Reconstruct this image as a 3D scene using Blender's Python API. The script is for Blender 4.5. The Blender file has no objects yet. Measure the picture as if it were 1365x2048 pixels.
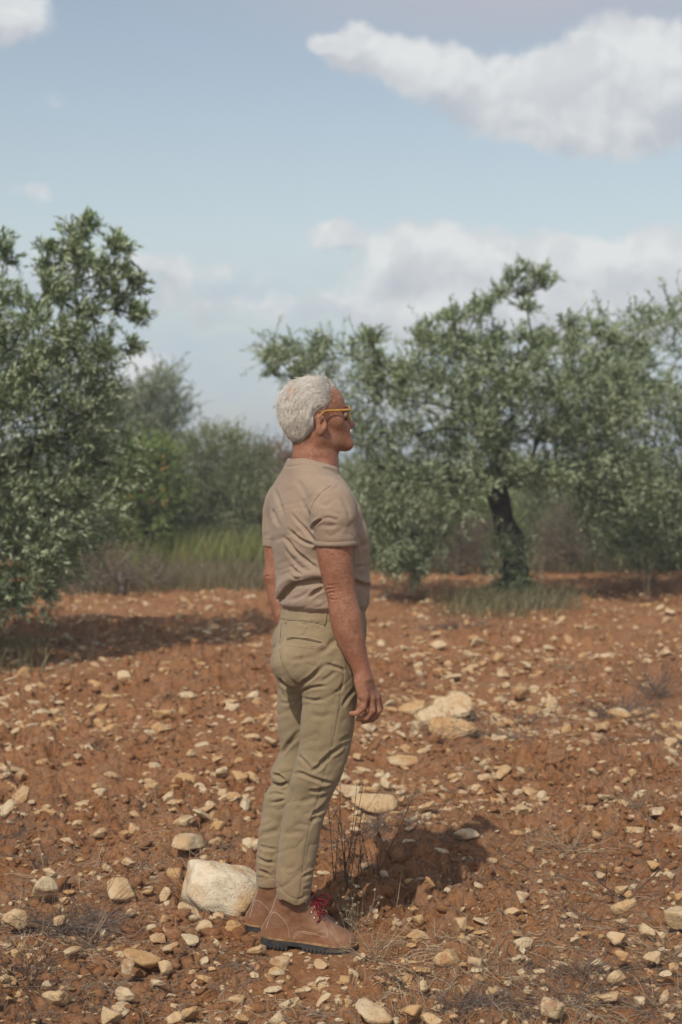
import bpy, bmesh, math, random
import numpy as np
from mathutils import Vector, Matrix
from mathutils.bvhtree import BVHTree

rng = np.random.default_rng(7)
random.seed(7)
import time as _t
_T0=[_t.time()]
def tick(n):
    print('TICK',n,round(_t.time()-_T0[0],1)); _T0[0]=_t.time()

SC = bpy.context.scene
COL = SC.collection

# ------------------------------------------------------------------ camera
FPX, CXP, CYP, HOR, CAMH = 3129.0, 682.5, 1024.0, 930.0, 1.5
PITCH = math.atan((CYP - HOR) / FPX)
cam = bpy.data.cameras.new("camera")
camo = bpy.data.objects.new("camera", cam)
COL.objects.link(camo)
camo.location = (0, 0, CAMH)
camo.rotation_euler = (math.pi / 2 - PITCH, 0, 0)
cam.sensor_fit = 'VERTICAL'
cam.sensor_height = 36.0
cam.lens = FPX / 2048 * 36
cam.clip_start = 0.05
cam.clip_end = 20000
cam.dof.use_dof = True
cam.dof.focus_distance = 4.8
cam.dof.aperture_fstop = 3.4
SC.camera = camo

# ------------------------------------------------------------------ light
SUN_EL = math.radians(47)
SUN_HX, SUN_HY = 0.40, 0.916          # heading of the light over the ground
sun_dir = Vector((SUN_HX * math.cos(SUN_EL), SUN_HY * math.cos(SUN_EL), -math.sin(SUN_EL)))
sl = bpy.data.lights.new("sun", 'SUN')
sl.energy = 3.1
sl.angle = math.radians(0.6)
sl.color = (1.0, 0.93, 0.83)
so = bpy.data.objects.new("sun", sl)
COL.objects.link(so)
so.rotation_euler = sun_dir.to_track_quat('-Z', 'Y').to_euler()
so.location = (-4, -8, 12)

vs = SC.view_settings
vs.view_transform = 'Standard'
vs.look = 'None'
vs.exposure = 0.12
vs.gamma = 1.0
vs.use_curve_mapping = False


class NT:
    """short node-tree writer"""
    def __init__(self, tree):
        self.t = tree
        self.n = tree.nodes
        self.l = tree.links

    def node(self, kind, **kw):
        n = self.n.new(kind)
        for k, v in kw.items():
            setattr(n, k, v)
        return n

    def put(self, sock, v):
        if isinstance(v, bpy.types.NodeSocket):
            self.l.new(v, sock)
        elif v is not None:
            if hasattr(sock.default_value, '__len__') and not hasattr(v, '__len__'):
                v = (v, v, v, 1)[:len(sock.default_value)]
            if hasattr(sock.default_value, '__len__') and len(sock.default_value) == 4 and len(v) == 3:
                v = (*v, 1)
            sock.default_value = v

    def m(self, op, a, b=None, c=None, clamp=False):
        n = self.node('ShaderNodeMath', operation=op, use_clamp=clamp)
        self.put(n.inputs[0], a)
        if b is not None: self.put(n.inputs[1], b)
        if c is not None: self.put(n.inputs[2], c)
        return n.outputs[0]

    def vm(self, op, a, b=None, out=0):
        n = self.node('ShaderNodeVectorMath', operation=op)
        self.put(n.inputs[0], a)
        if b is not None: self.put(n.inputs[1], b)
        return n.outputs['Value' if op in ('LENGTH', 'DOT_PRODUCT') else 'Vector']

    def mix(self, f, a, b):
        n = self.node('ShaderNodeMix', data_type='RGBA')
        self.put(n.inputs[0], f)
        self.put(n.inputs[6], a)
        self.put(n.inputs[7], b)
        return n.outputs[2]

    def smooth(self, x, lo, hi, a=0.0, b=1.0):
        n = self.node('ShaderNodeMapRange', interpolation_type='SMOOTHSTEP')
        self.put(n.inputs[0], x)
        for i, v in enumerate((lo, hi, a, b)):
            self.put(n.inputs[i + 1], v)
        return n.outputs[0]

    def noise(self, vec, scale, detail=4, rough=0.55, dist=0.0):
        n = self.node('ShaderNodeTexNoise')
        if vec is not None: self.put(n.inputs['Vector'], vec)
        n.inputs['Scale'].default_value = scale
        n.inputs['Detail'].default_value = detail
        n.inputs['Roughness'].default_value = rough
        n.inputs['Distortion'].default_value = dist
        return n.outputs[0]

    def comb(self, x, y, z=0.0):
        n = self.node('ShaderNodeCombineXYZ')
        self.put(n.inputs[0], x); self.put(n.inputs[1], y); self.put(n.inputs[2], z)
        return n.outputs[0]


# ------------------------------------------------------------------ sky
def build_world():
    w = bpy.data.worlds.new("World")
    SC.world = w
    w.use_nodes = True
    N = NT(w.node_tree)
    w.node_tree.nodes.clear()
    out = N.node('ShaderNodeOutputWorld')
    bg = N.node('ShaderNodeBackground')
    N.l.new(bg.outputs[0], out.inputs[0])
    sky = N.node('ShaderNodeTexSky', sky_type='NISHITA')
    sky.sun_disc = False
    sky.sun_elevation = SUN_EL
    sky.sun_rotation = math.atan2(-SUN_HX, -SUN_HY)
    sky.air_density = 1.0
    sky.dust_density = 1.2
    sky.ozone_density = 1.3
    STR = 0.13
    bg.inputs[1].default_value = STR
    tc = N.node('ShaderNodeTexCoord')
    sep = N.node('ShaderNodeSeparateXYZ')
    N.l.new(tc.outputs['Generated'], sep.inputs[0])
    az = N.m('ARCTAN2', sep.outputs[0], sep.outputs[1])
    el = N.m('ARCSINE', sep.outputs[2])
    P2 = N.comb(az, el)
    # clouds: (px, py, half width, half height, tilt) of the photographed banks, as directions in the sky
    def U(px, py): return (px - CXP) / FPX, (HOR - py) / FPX
    banks = [  # px, py, a, b, weight
        (714, 125, 55, 44, 1.0), (800, 150, 110, 48, 1.0), (905, 178, 120, 62, 1.0), (1010, 215, 140, 70, 1.0),
        (1130, 215, 130, 95, 1.0), (1235, 165, 120, 85, 1.0), (1340, 200, 110, 110, 1.0), (1230, 290, 120, 60, .9),
        (1100, 270, 110, 50, .8), (660, 112, 34, 22, .7),
        (672, 485, 62, 30, .75), (800, 520, 80, 55, .85), (850, 495, 75, 60, 1.0), (950, 510, 110, 58, 1.0),
        (1070, 540, 120, 65, .9), (1200, 540, 130, 50, .95), (1310, 530, 90, 60, 1.0), (1090, 612, 470, 95, 1.0),
        (30, 80, 85, 62, 1.0), (-70, 60, 90, 70, 1.0), (120, 228, 42, 26, .28), (75, 400, 50, 18, .5),
        (290, 735, 60, 45, .75), (120, 560, 420, 62, .36), (430, 620, 220, 46, .32), (330, 540, 260, 30, .30)]
    warp = N.node('ShaderNodeTexNoise')
    N.put(warp.inputs['Vector'], P2)
    warp.inputs['Scale'].default_value = 26
    warp.inputs['Detail'].default_value = 5
    wv = N.vm('SUBTRACT', warp.outputs['Color'], (0.5, 0.5, 0.5))
    Pw = N.vm('ADD', P2, N.vm('MULTIPLY', wv, (0.03, 0.026, 0)))

    def field(P):
        acc = None
        for px, py, a, b, wgt in banks:
            u0, v0 = U(px, py)
            d = N.vm('LENGTH', N.vm('MULTIPLY', N.vm('SUBTRACT', P, (u0, v0, 0)), (FPX / a, FPX / b, 0)))
            g = N.smooth(d, 1.45, 0.25, 0.0, wgt)
            acc = g if acc is None else N.m('SUBTRACT', N.m('ADD', acc, g), N.m('MULTIPLY', acc, g))
        return acc
    f0 = field(Pw)
    f1 = field(N.vm('ADD', Pw, (-.004, .011, 0)))
    crest = N.smooth(N.m('SUBTRACT', f0, f1), -0.22, 0.22)
    # broken cloud over the rest of the sky, so that it goes on beyond the frame
    gen = N.smooth(N.noise(N.vm('MULTIPLY', P2, (1.0, 2.4, 1)), 4.2, 5, .5), 0.52, 0.66)
    inview = N.m('MULTIPLY', N.smooth(N.m('ABSOLUTE', az), 0.34, 0.24), N.smooth(el, 0.42, 0.31))
    f0 = N.m('MAXIMUM', f0, N.m('MULTIPLY', gen, N.m('SUBTRACT', 1.0, inview)))
    fine = N.noise(Pw, 62, 6, .55)
    fine2 = N.noise(N.vm('ADD', Pw, (0.004, -0.006, 0)), 62, 6, .55)
    big = N.noise(Pw, 22, 4, .5)
    big2 = N.noise(N.vm('ADD', Pw, (0.010, -0.016, 0)), 22, 4, .5)
    gate = N.smooth(f0, 0.0, 0.30)
    dens = N.smooth(N.m('ADD', f0, N.m('MULTIPLY', N.m('MULTIPLY', N.m('SUBTRACT', fine, 0.5), 1.0), gate)), 0.14, 0.66)
    # veils: grey-lavender sheet at the top right and the pale band low in the sky
    u1, v1 = U(1080, 5)
    veil = N.smooth(N.vm('LENGTH', N.vm('MULTIPLY', N.vm('SUBTRACT', Pw, (u1, v1, 0)), (FPX / 760, FPX / 150, 0))), 1.25, 0.2)
    st = N.noise(N.vm('MULTIPLY', Pw, (1.0, 3.0, 1)), 16, 5, .55)
    low = N.m('MULTIPLY', N.smooth(el, 0.150, 0.105), N.smooth(st, 0.30, 0.62, 0.45, 1.0))
    lows = N.smooth(N.m('ADD', el, N.m('MULTIPLY', N.m('SUBTRACT', st, .5), 0.05)), 0.155, 0.11)
    # colours are given as seen, so they are divided by the background strength
    k = 1.0 / STR
    def c(r, g, b): return (r * k, g * k, b * k, 1)
    skyc = sky.outputs[0]
    tint = N.node('ShaderNodeMix', data_type='RGBA', blend_type='MULTIPLY')
    tint.inputs[0].default_value = 1.0
    N.put(tint.inputs[6], skyc)
    tint.inputs[7].default_value = SKYTINT
    base = N.mix(N.m('MULTIPLY', N.smooth(el, 0.28, 0.02), 0.40), tint.outputs[2], c(.38, .475, .56))
    base = N.mix(N.m('MULTIPLY', lows, N.m('MULTIPLY', low, 0.80)), base, c(.47, .555, .625))
    base = N.mix(N.m('MULTIPLY', veil, 0.85), base, c(.44, .455, .52))
    lit = N.smooth(N.m('ADD', N.m('MULTIPLY', N.m('SUBTRACT', big, big2), 2.2), N.m('MULTIPLY', N.m('SUBTRACT', fine, fine2), 0.9)), -0.34, 0.42)
    body = N.smooth(f0, 0.2, 1.0)
    cl = N.mix(N.m('MULTIPLY', N.m('ADD', N.m('ADD', N.m('MULTIPLY', lit, 0.45), N.m('MULTIPLY', body, 0.15)), N.m('MULTIPLY', crest, 0.50)), 1.0, clamp=True), c(.45, .475, .525), c(.75, .76, .755))
    col = N.mix(N.m('MULTIPLY', dens, 0.90), base, cl)
    N.l.new(col, bg.inputs[0])


SKYTINT = (1.30, 1.07, 0.86, 1)
build_world()

# ------------------------------------------------------------------ geometry helpers
def ray(px, py):
    cx, cy = (px - CXP) / FPX, -(py - CYP) / FPX
    return np.array([cx, math.cos(PITCH) + cy * math.sin(PITCH), -math.sin(PITCH) + cy * math.cos(PITCH)])

def PT(px, py, Y):
    """the place seen at pixel (px, py) of the photograph, Y metres in front of the camera"""
    d = ray(px, py)
    t = Y / d[1]
    return np.array([d[0] * t, Y, CAMH + d[2] * t])

def project(V):
    """photograph pixels of world points (used while modelling folds and seams)"""
    x, y, z = V[:, 0], V[:, 1], V[:, 2] - CAMH
    dep = y * math.cos(PITCH) - z * math.sin(PITCH)
    up = y * math.sin(PITCH) + z * math.cos(PITCH)
    return np.stack([CXP + FPX * x / dep, CYP - FPX * up / dep], 1)

def hash01(ix, iy, s=0):
    h = (ix.astype(np.int64) * 374761393 + iy.astype(np.int64) * 668265263 + s * 974634777) & 0xFFFFFFFF
    h = ((h ^ (h >> 13)) * 1274126177) & 0xFFFFFFFF
    h = (h ^ (h >> 16)) & 0xFFFFFFFF
    h = (h * 2246822519) & 0xFFFFFFFF
    h = h ^ (h >> 15)
    return (h & 0xFFFFFF).astype(np.float64) / 0xFFFFFF

def vnoise(x, y, s=0):
    ix, iy = np.floor(x), np.floor(y)
    fx, fy = x - ix, y - iy
    fx, fy = fx * fx * fx * (fx * (fx * 6 - 15) + 10), fy * fy * fy * (fy * (fy * 6 - 15) + 10)
    a = hash01(ix, iy, s); b = hash01(ix + 1, iy, s); c = hash01(ix, iy + 1, s); d = hash01(ix + 1, iy + 1, s)
    return (a * (1 - fx) + b * fx) * (1 - fy) + (c * (1 - fx) + d * fx) * fy

def fbm(x, y, s=0, o=4, g=0.5):
    t, a, n = 0, 1.0, 0
    for i in range(o):
        t = t + a * vnoise(x * 2 ** i + 17.3 * i, y * 2 ** i - 9.1 * i, s + i)
        n += a; a *= g
    return t / n

def domes(x, y, cell, s=0):
    """rounded lumps, one per cell: 0..1"""
    gx, gy = np.floor(x / cell), np.floor(y / cell)
    best = np.zeros_like(x)
    for i in (-1, 0, 1):
        for j in (-1, 0, 1):
            cx, cy = gx + i, gy + j
            px = (cx + .15 + .7 * hash01(cx, cy, s)) * cell
            py = (cy + .15 + .7 * hash01(cx, cy, s + 1)) * cell
            r = cell * (.25 + .55 * hash01(cx, cy, s + 2))
            hgt = (.3 + .7 * hash01(cx, cy, s + 3)) * r / cell
            q = 1 - ((x - px) ** 2 + (y - py) ** 2) / (r * r)
            best = np.maximum(best, hgt * np.sqrt(np.maximum(q, 0)))
    return best

def H0(x, y):
    """the broad lie of the field"""
    h = 0.10 * (fbm(x * .35, y * .35, 3, 2) - .5) + 0.05 * (fbm(x * 1.1, y * 1.1, 5, 2) - .5)
    w = np.clip((np.hypot(x + .05, y - 4.9) - .5) / 1.2, 0, 1)
    return h * w

def H1(x, y):
    """ploughed lumps on top of it"""
    wx = x + .16 * (fbm(x * 5, y * 5, 31, 2) - .5) + .06 * (fbm(x * 21, y * 21, 33, 3) - .5); wy = y + .16 * (fbm(x * 5, y * 5, 41, 2) - .5) + .06 * (fbm(x * 21, y * 21, 43, 3) - .5)
    rough = .35 + .95 * np.clip((fbm(x * .9, y * .9, 11, 3) - .28) / .4, 0, 1)
    h = .040 * domes(wx, wy, .21, 50) + .040 * domes(wx + 7, wy - 3, .11, 60) + .042 * domes(wx - 3, wy + 5, .055, 70)
    h += .026 * domes(wx + 2, wy + 9, .027, 80)
    h += .055 * (fbm(x * 7, y * 7, 90, 4, .6) - .5) + .024 * (fbm(x * 34, y * 34, 95, 4, .65) - .5)
    near = np.clip((np.hypot((x + .05) / 1.3, y - 4.88) - .10) / .30, 0.22, 1)
    return (h * rough * 1.42 - .041) * near

def H(x, y):
    x, y = np.atleast_1d(np.asarray(x, float)), np.atleast_1d(np.asarray(y, float))
    return H0(x, y) + H1(x, y)

def ground(px, py):
    d = ray(px, py)
    z = 0.0
    for _ in range(8):
        t = (z - CAMH) / d[2]
        z = float(H0(np.array([d[0] * t]), np.array([d[1] * t]))[0])
    return d[0] * t, d[1] * t

def ground_many(px, py):
    px, py = np.asarray(px, float), np.asarray(py, float)
    cx, cy = (px - CXP) / FPX, -(py - CYP) / FPX
    dy = math.cos(PITCH) + cy * math.sin(PITCH); dz = -math.sin(PITCH) + cy * math.cos(PITCH)
    z = np.zeros(len(px))
    for _ in range(5):
        t = (z - CAMH) / dz
        z = H0(cx * t, dy * t)
    return np.stack([cx * t, dy * t], 1)

def mesh_np(name, V, faces, mats=(), smooth=True, mi=None):
    """mesh from numpy: faces is a list of (n,3) / (n,4) arrays"""
    me = bpy.data.meshes.new(name)
    V = np.ascontiguousarray(V, dtype=np.float32)
    me.vertices.add(len(V))
    me.vertices.foreach_set('co', V.ravel())
    faces = [np.asarray(f, dtype=np.int32) for f in faces if len(f)]
    nl = sum(f.size for f in faces); nf = sum(len(f) for f in faces)
    me.loops.add(nl)
    me.loops.foreach_set('vertex_index', np.concatenate([f.ravel() for f in faces]))
    me.polygons.add(nf)
    tot = np.concatenate([np.full(len(f), f.shape[1], np.int32) for f in faces])
    st = np.concatenate([[0], np.cumsum(tot)[:-1]]).astype(np.int32)
    me.polygons.foreach_set('loop_start', st)
    me.polygons.foreach_set('loop_total', tot)
    if mi is not None:
        me.polygons.foreach_set('material_index', np.asarray(mi, np.int32))
    me.polygons.foreach_set('use_smooth', np.full(nf, smooth))
    me.update(calc_edges=True)
    for m in mats: me.materials.append(m)
    return me

def point_attr(me, name, vals):
    a = me.attributes.new(name, 'FLOAT', 'POINT')
    a.data.foreach_set('value', np.asarray(vals, np.float32))

def link(name, me, parent=None, loc=None):
    o = bpy.data.objects.new(name, me)
    COL.objects.link(o)
    if loc is not None: o.location = loc
    if parent is not None:
        o.parent = parent
        if loc is None:
            o.matrix_parent_inverse = Matrix.Translation(-Vector(parent.location))
    return o

def tag(o, label=None, cat=None, group=None, kind=None):
    if label: o['label'] = label
    if cat: o['category'] = cat
    if group: o['group'] = group
    if kind: o['kind'] = kind
    return o

def empty(name, loc, label, cat, group=None):
    o = bpy.data.objects.new(name, None)
    o.empty_display_size = .1
    COL.objects.link(o)
    o.location = loc
    return tag(o, label, cat, group)

class MB:
    """collects tubes and plain pieces for one mesh"""
    def __init__(self):
        self.V = []; self.F3 = []; self.F4 = []; self.n = 0; self.att = []
    def add(self, V, F, att=0.0):
        V = np.asarray(V, float).reshape(-1, 3)
        F = np.asarray(F, int)
        (self.F3 if F.shape[1] == 3 else self.F4).append(F + self.n)
        self.V.append(V); self.n += len(V); self.att.append(np.full(len(V), att))
    def tube(self, P, R, k=6, att=0.0, cap=True):
        P = np.asarray(P, float); n = len(P)
        R = np.full(n, R) if np.isscalar(R) else np.asarray(R, float)
        T = np.gradient(P, axis=0); T /= np.linalg.norm(T, axis=1)[:, None] + 1e-12
        a = np.array([0, 0, 1.0]) if abs(T[0][2]) < .9 else np.array([1.0, 0, 0])
        V = []
        ang = np.linspace(0, 2 * math.pi, k, endpoint=False)
        u = np.cross(T[0], a); u /= np.linalg.norm(u)
        for i in range(n):
            u = u - T[i] * u.dot(T[i]); u /= np.linalg.norm(u) + 1e-12
            v = np.cross(T[i], u)
            V.append(P[i] + R[i] * (np.cos(ang)[:, None] * u + np.sin(ang)[:, None] * v))
        V = np.concatenate(V)
        i, j = np.meshgrid(np.arange(n - 1), np.arange(k), indexing='ij')
        a0 = i * k + j; b0 = i * k + (j + 1) % k
        F = np.stack([a0, b0, b0 + k, a0 + k], -1).reshape(-1, 4)
        self.add(V, F, att)
        if cap and k > 3:
            base = self.n - len(V)
            for r, rev in ((0, True), (n - 1, False)):
                ids = [base + r * k + q for q in range(k)]
                if rev: ids = ids[::-1]
                self.F3.append(np.array([[ids[0], ids[q], ids[q + 1]] for q in range(1, k - 1)]))
    def tubes(self, P, R, k=3, att=None):
        """many open tubes at once: P (n, m, 3), R (n, m)"""
        P = np.asarray(P, float); R = np.asarray(R, float)
        n, m, _ = P.shape
        T = np.gradient(P, axis=1); T /= np.linalg.norm(T, axis=2, keepdims=True) + 1e-12
        ref = np.where(np.abs(T[:, :1, 2:3]) < .8, np.array([0, 0, 1.0]), np.array([1.0, 0, 0]))
        u = np.cross(T, np.broadcast_to(ref, T.shape)); u /= np.linalg.norm(u, axis=2, keepdims=True) + 1e-12
        v = np.cross(T, u)
        ang = np.linspace(0, 2 * math.pi, k, endpoint=False)
        V = P[:, :, None] + R[:, :, None, None] * (np.cos(ang)[:, None] * u[:, :, None] + np.sin(ang)[:, None] * v[:, :, None])
        i, j = np.meshgrid(np.arange(m - 1), np.arange(k), indexing='ij')
        a0 = i * k + j; b0 = i * k + (j + 1) % k
        F = np.stack([a0, b0, b0 + k, a0 + k], -1).reshape(1, -1, 4) + (np.arange(n) * m * k)[:, None, None]
        self.add(V.reshape(-1, 3), F.reshape(-1, 4))
        if att is not None: self.att[-1] = np.repeat(att, m * k)
    def mesh(self, name, mats, smooth=True):
        V = np.concatenate(self.V)
        fs = []
        if self.F3: fs.append(np.concatenate(self.F3))
        if self.F4: fs.append(np.concatenate(self.F4))
        me = mesh_np(name, V, fs, mats if isinstance(mats, (list, tuple)) else [mats], smooth)
        point_attr(me, 'rnd', np.concatenate(self.att))
        return me

def smooth_path(P, n=24):
    P = np.asarray(P, float)
    if len(P) < 3:
        t = np.linspace(0, 1, n)[:, None]
        return P[0] * (1 - t) + P[-1] * t
    Q = np.vstack([2 * P[0] - P[1], P, 2 * P[-1] - P[-2]])
    out = []
    for t in np.linspace(0, len(P) - 1 - 1e-6, n):
        i = int(t); f = t - i
        a, b, c, d = Q[i:i + 4]
        out.append(.5 * (2 * b + (c - a) * f + (2 * a - 5 * b + 4 * c - d) * f * f + (3 * b - a - 3 * c + d) * f ** 3))
    return np.array(out)

# ------------------------------------------------------------------ materials
def new_mat(name):
    m = bpy.data.materials.new(name)
    m.use_nodes = True
    N = NT(m.node_tree)
    b = m.node_tree.nodes['Principled BSDF']
    return m, N, b

def bump(N, b, h, dist, strength=1.0):
    n = N.node('ShaderNodeBump')
    N.put(n.inputs['Height'], h)
    n.inputs['Distance'].default_value = dist
    n.inputs['Strength'].default_value = strength
    N.l.new(n.outputs[0], b.inputs['Normal'])

def simple_mat(name, col, rough=.8, spec=.3, var=.15, scale=30, col2=None, bumpd=0, metallic=0):
    m, N, b = new_mat(name)
    tc = N.node('ShaderNodeTexCoord').outputs['Object']
    n = N.noise(tc, scale, 4)
    c2 = col2 or tuple(x * (1 - var * 2) for x in col)
    c1 = col if col2 else tuple(min(1, x * (1 + var)) for x in col)
    N.put(b.inputs['Base Color'], N.mix(N.smooth(n, .35, .65), c2, c1))
    b.inputs['Roughness'].default_value = rough
    b.inputs['Specular IOR Level'].default_value = spec
    b.inputs['Metallic'].default_value = metallic
    if bumpd: bump(N, b, n, bumpd)
    return m

def soil_material():
    m, N, b = new_mat("red_soil")
    tc = N.node('ShaderNodeTexCoord').outputs['Object']
    n1 = N.noise(tc, 1.1, 5, .6); n2 = N.noise(tc, 9, 5, .65); n3 = N.noise(tc, 120, 4, .7); n6 = N.noise(tc, 52, 4, .75)
    c = N.mix(N.smooth(n1, .35, .65), (.340, .153, .063), (.435, .214, .095))
    c = N.mix(N.smooth(n2, .38, .70), c, (.440, .240, .132))
    c = N.mix(N.m('MULTIPLY', N.smooth(n3, .58, .74), .55), c, (.48, .32, .20))
    c = N.mix(N.m('MULTIPLY', N.smooth(n3, .44, .28), .5), c, (.12, .048, .024))
    c = N.mix(N.m('MULTIPLY', N.smooth(n6, .46, .34), .55), c, (.15, .058, .027))
    c = N.mix(N.m('MULTIPLY', N.smooth(n6, .56, .70), .45), c, (.47, .255, .135))
    # dry grey litter in drifts
    n4 = N.noise(tc, 2.3, 6, .7, .6)
    c = N.mix(N.m('MULTIPLY', N.smooth(n4, .60, .72), .45), c, (.30, .205, .135))
    # beyond the far edge of the ploughed field the land is dry scrub
    sp = N.node('ShaderNodeSeparateXYZ'); N.l.new(tc, sp.inputs[0])
    edge = N.smooth(N.m('ADD', sp.outputs[1], N.m('MULTIPLY', N.m('SUBTRACT', n1, .5), 8.0)), 24.0, 27.0)
    c = N.mix(edge, c, N.mix(N.smooth(n2, .35, .65), (.13, .125, .065), (.20, .175, .10)))
    N.put(b.inputs['Base Color'], c)
    b.inputs['Roughness'].default_value = .95
    b.inputs['Specular IOR Level'].default_value = .12
    vor = N.node('ShaderNodeTexVoronoi')
    N.put(vor.inputs['Vector'], N.vm('ADD', tc, N.vm('MULTIPLY', N.comb(n2, n3, n1), (.05, .05, .05))))
    vor.inputs['Scale'].default_value = 55
    h = N.m('ADD', N.m('ADD', N.m('MULTIPLY', n3, .5), N.noise(tc, 320, 3, .7)), N.m('MULTIPLY', vor.outputs['Distance'], -.9))
    bump(N, b, h, .010, 1.0)
    return m

def rock_material(name, white, ochre, amount=0.5, soil=True):
    m, N, b = new_mat(name)
    tcn = N.node('ShaderNodeTexCoord')
    oi = N.node('ShaderNodeObjectInfo')
    at = N.node('ShaderNodeAttribute', attribute_name='rnd')
    r = N.m('FRACT', N.m('ADD', oi.outputs['Random'], N.m('MULTIPLY', at.outputs['Fac'], 7.31)))
    geo = N.node('ShaderNodeNewGeometry')
    v = N.vm('ADD', geo.outputs['Position'], N.comb(N.m('MULTIPLY', r, 13.0), r, 0))
    n1 = N.noise(v, 7, 5, .6, .5); n2 = N.noise(v, 40, 5, .7); n3 = N.noise(v, 160, 3, .7)
    f = N.smooth(N.m('ADD', n1, N.m('MULTIPLY', N.m('SUBTRACT', r, .5), .34)), .5 - .18 + (0.5 - amount) * .3, .5 + .18 + (0.5 - amount) * .3)
    c = N.mix(f, white, ochre)
    c = N.mix(N.m('MULTIPLY', N.smooth(n2, .5, .72), .5), c, tuple(x * .62 for x in ochre))
    c = N.mix(N.m('MULTIPLY', N.smooth(n2, .45, .28), .45), c, tuple(min(.8, x * 1.12) for x in white))
    c = N.mix(N.m('MULTIPLY', N.smooth(n3, .58, .75), .35), c, (.17, .13, .10))
    if soil:   # red earth smeared over parts of the stone
        n5 = N.noise(v, 13, 5, .7)
        c = N.mix(N.m('MULTIPLY', N.smooth(n5, .51, .67), .7), c, (.30, .135, .065))
    N.put(b.inputs['Base Color'], c)
    b.inputs['Roughness'].default_value = .9
    b.inputs['Specular IOR Level'].default_value = .2
    bump(N, b, N.m('ADD', n2, N.m('MULTIPLY', n3, .5)), .010, .8)
    return m

M_SOIL = soil_material()
M_ROCK = rock_material("pale_limestone", (.57, .455, .295), (.48, .30, .14), .52)
M_BOULDER = rock_material("boulder_limestone", (.66, .58, .44), (.52, .34, .17), .36, soil=False)

# ------------------------------------------------------------------ the field
def build_ground():
    rows = list(np.arange(-30, 2.5, 2.5)) + [2.5, 2.8, 3.0]
    y = 3.0
    while y < 4.08:
        y += .022; rows.append(y)
    while y < 5.2:
        y += .0085; rows.append(y)
    while y < 27:
        y += max(.0085, y * y * 4.4e-4); rows.append(y)
    while y < 2600:
        y *= 1.22; rows.append(y)
    rows = np.array(rows)
    uc = np.concatenate([np.linspace(-.44, -.25, 70)[:-1], np.linspace(-.25, .25, 460), np.linspace(.25, .44, 70)[1:]])
    uo = np.array([.445, .46, .49, .54, .62, .7, .8, 0.95, 1.1])
    us = np.concatenate([-uo[::-1], uc, uo])
    Yg, Ug = np.meshgrid(rows, us, indexing='ij')
    Xg = Ug * np.maximum(Yg, 3.0) + np.sign(Ug) * np.maximum(np.abs(Ug) - .44, 0) * 14
    x, yy = Xg.ravel(), Yg.ravel()
    z = H0(x, yy)
    fade = np.clip((30 - yy) / 6, 0, 1) * np.clip((yy - 2.4) / .4, 0, 1) * np.clip((.46 - np.abs(Ug.ravel())) / .03, 0, 1)
    k = fade > 0
    z[k] += (H1(x[k], yy[k])) * fade[k]
    far = np.clip((yy - 40) / 100, 0, 1)
    z = z * (1 - far)
    V = np.stack([x, yy, z], 1)
    nr, nc = Yg.shape
    i, j = np.meshgrid(np.arange(nr - 1), np.arange(nc - 1), indexing='ij')
    a = i * nc + j
    F = np.stack([a, a + 1, a + nc + 1, a + nc], -1).reshape(-1, 4)
    me = mesh_np("field", V, [F], [M_SOIL])
    tag(link("field", me), kind='structure', label="ploughed field of red-brown soil in loose clods")

build_ground(); tick('ground')

def build_hills():
    xs = np.linspace(-900, 900, 120)
    V = []; F = []
    prof = 9 + 12 * fbm(xs * .006, xs * 0, 200, 4)
    for dy, hh in ((-80, -.03), (-40, .6), (0, 1.0), (90, .7), (220, -.03)):
        for q, xx in enumerate(xs):
            V.append((xx * .6, 900 + dy * .6, prof[q] * hh * .36))
    n = len(xs)
    for r in range(4):
        for q in range(n - 1):
            a = r * n + q
            F.append((a, a + 1, a + n + 1, a + n))
    m = simple_mat("far_hill", (.10, .12, .06), .95, .1, .2, .02)
    tag(link("hills", mesh_np("hills", np.array(V), [np.array(F)], [m])), kind='structure', label="low blue-green hills on the horizon")
build_hills()
# ------------------------------------------------------------------ trees and shrubs
def leaf_material(name, top, under, yellow=(.16, .17, .04), ny=.06):
    m, N, b = new_mat(name)
    at = N.node('ShaderNodeAttribute', attribute_name='rnd')
    r = at.outputs['Fac']
    geo = N.node('ShaderNodeNewGeometry')
    c = N.mix(r, tuple(x * .62 for x in top), tuple(min(1, x * 1.35) for x in top))
    r2 = N.m('FRACT', N.m('MULTIPLY', r, 37.7))
    c = N.mix(N.smooth(r2, 1 - ny - .01, 1 - ny), c, yellow)
    u = N.mix(r2, tuple(x * .8 for x in under), under)
    c = N.mix(geo.outputs['Backfacing'], c, u)
    N.put(b.inputs['Base Color'], c)
    b.inputs['Roughness'].default_value = .42
    b.inputs['Specular IOR Level'].default_value = .35
    tr = N.node('ShaderNodeBsdfTranslucent')
    N.put(tr.inputs[0], N.mix(.4, c, (.22, .28, .07)))
    mx = N.node('ShaderNodeMixShader')
    mx.inputs[0].default_value = .26
    N.l.new(b.outputs[0], mx.inputs[1]); N.l.new(tr.outputs[0], mx.inputs[2])
    out = [n for n in N.n if n.type == 'OUTPUT_MATERIAL'][0]
    N.l.new(mx.outputs[0], out.inputs[0])
    return m

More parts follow.
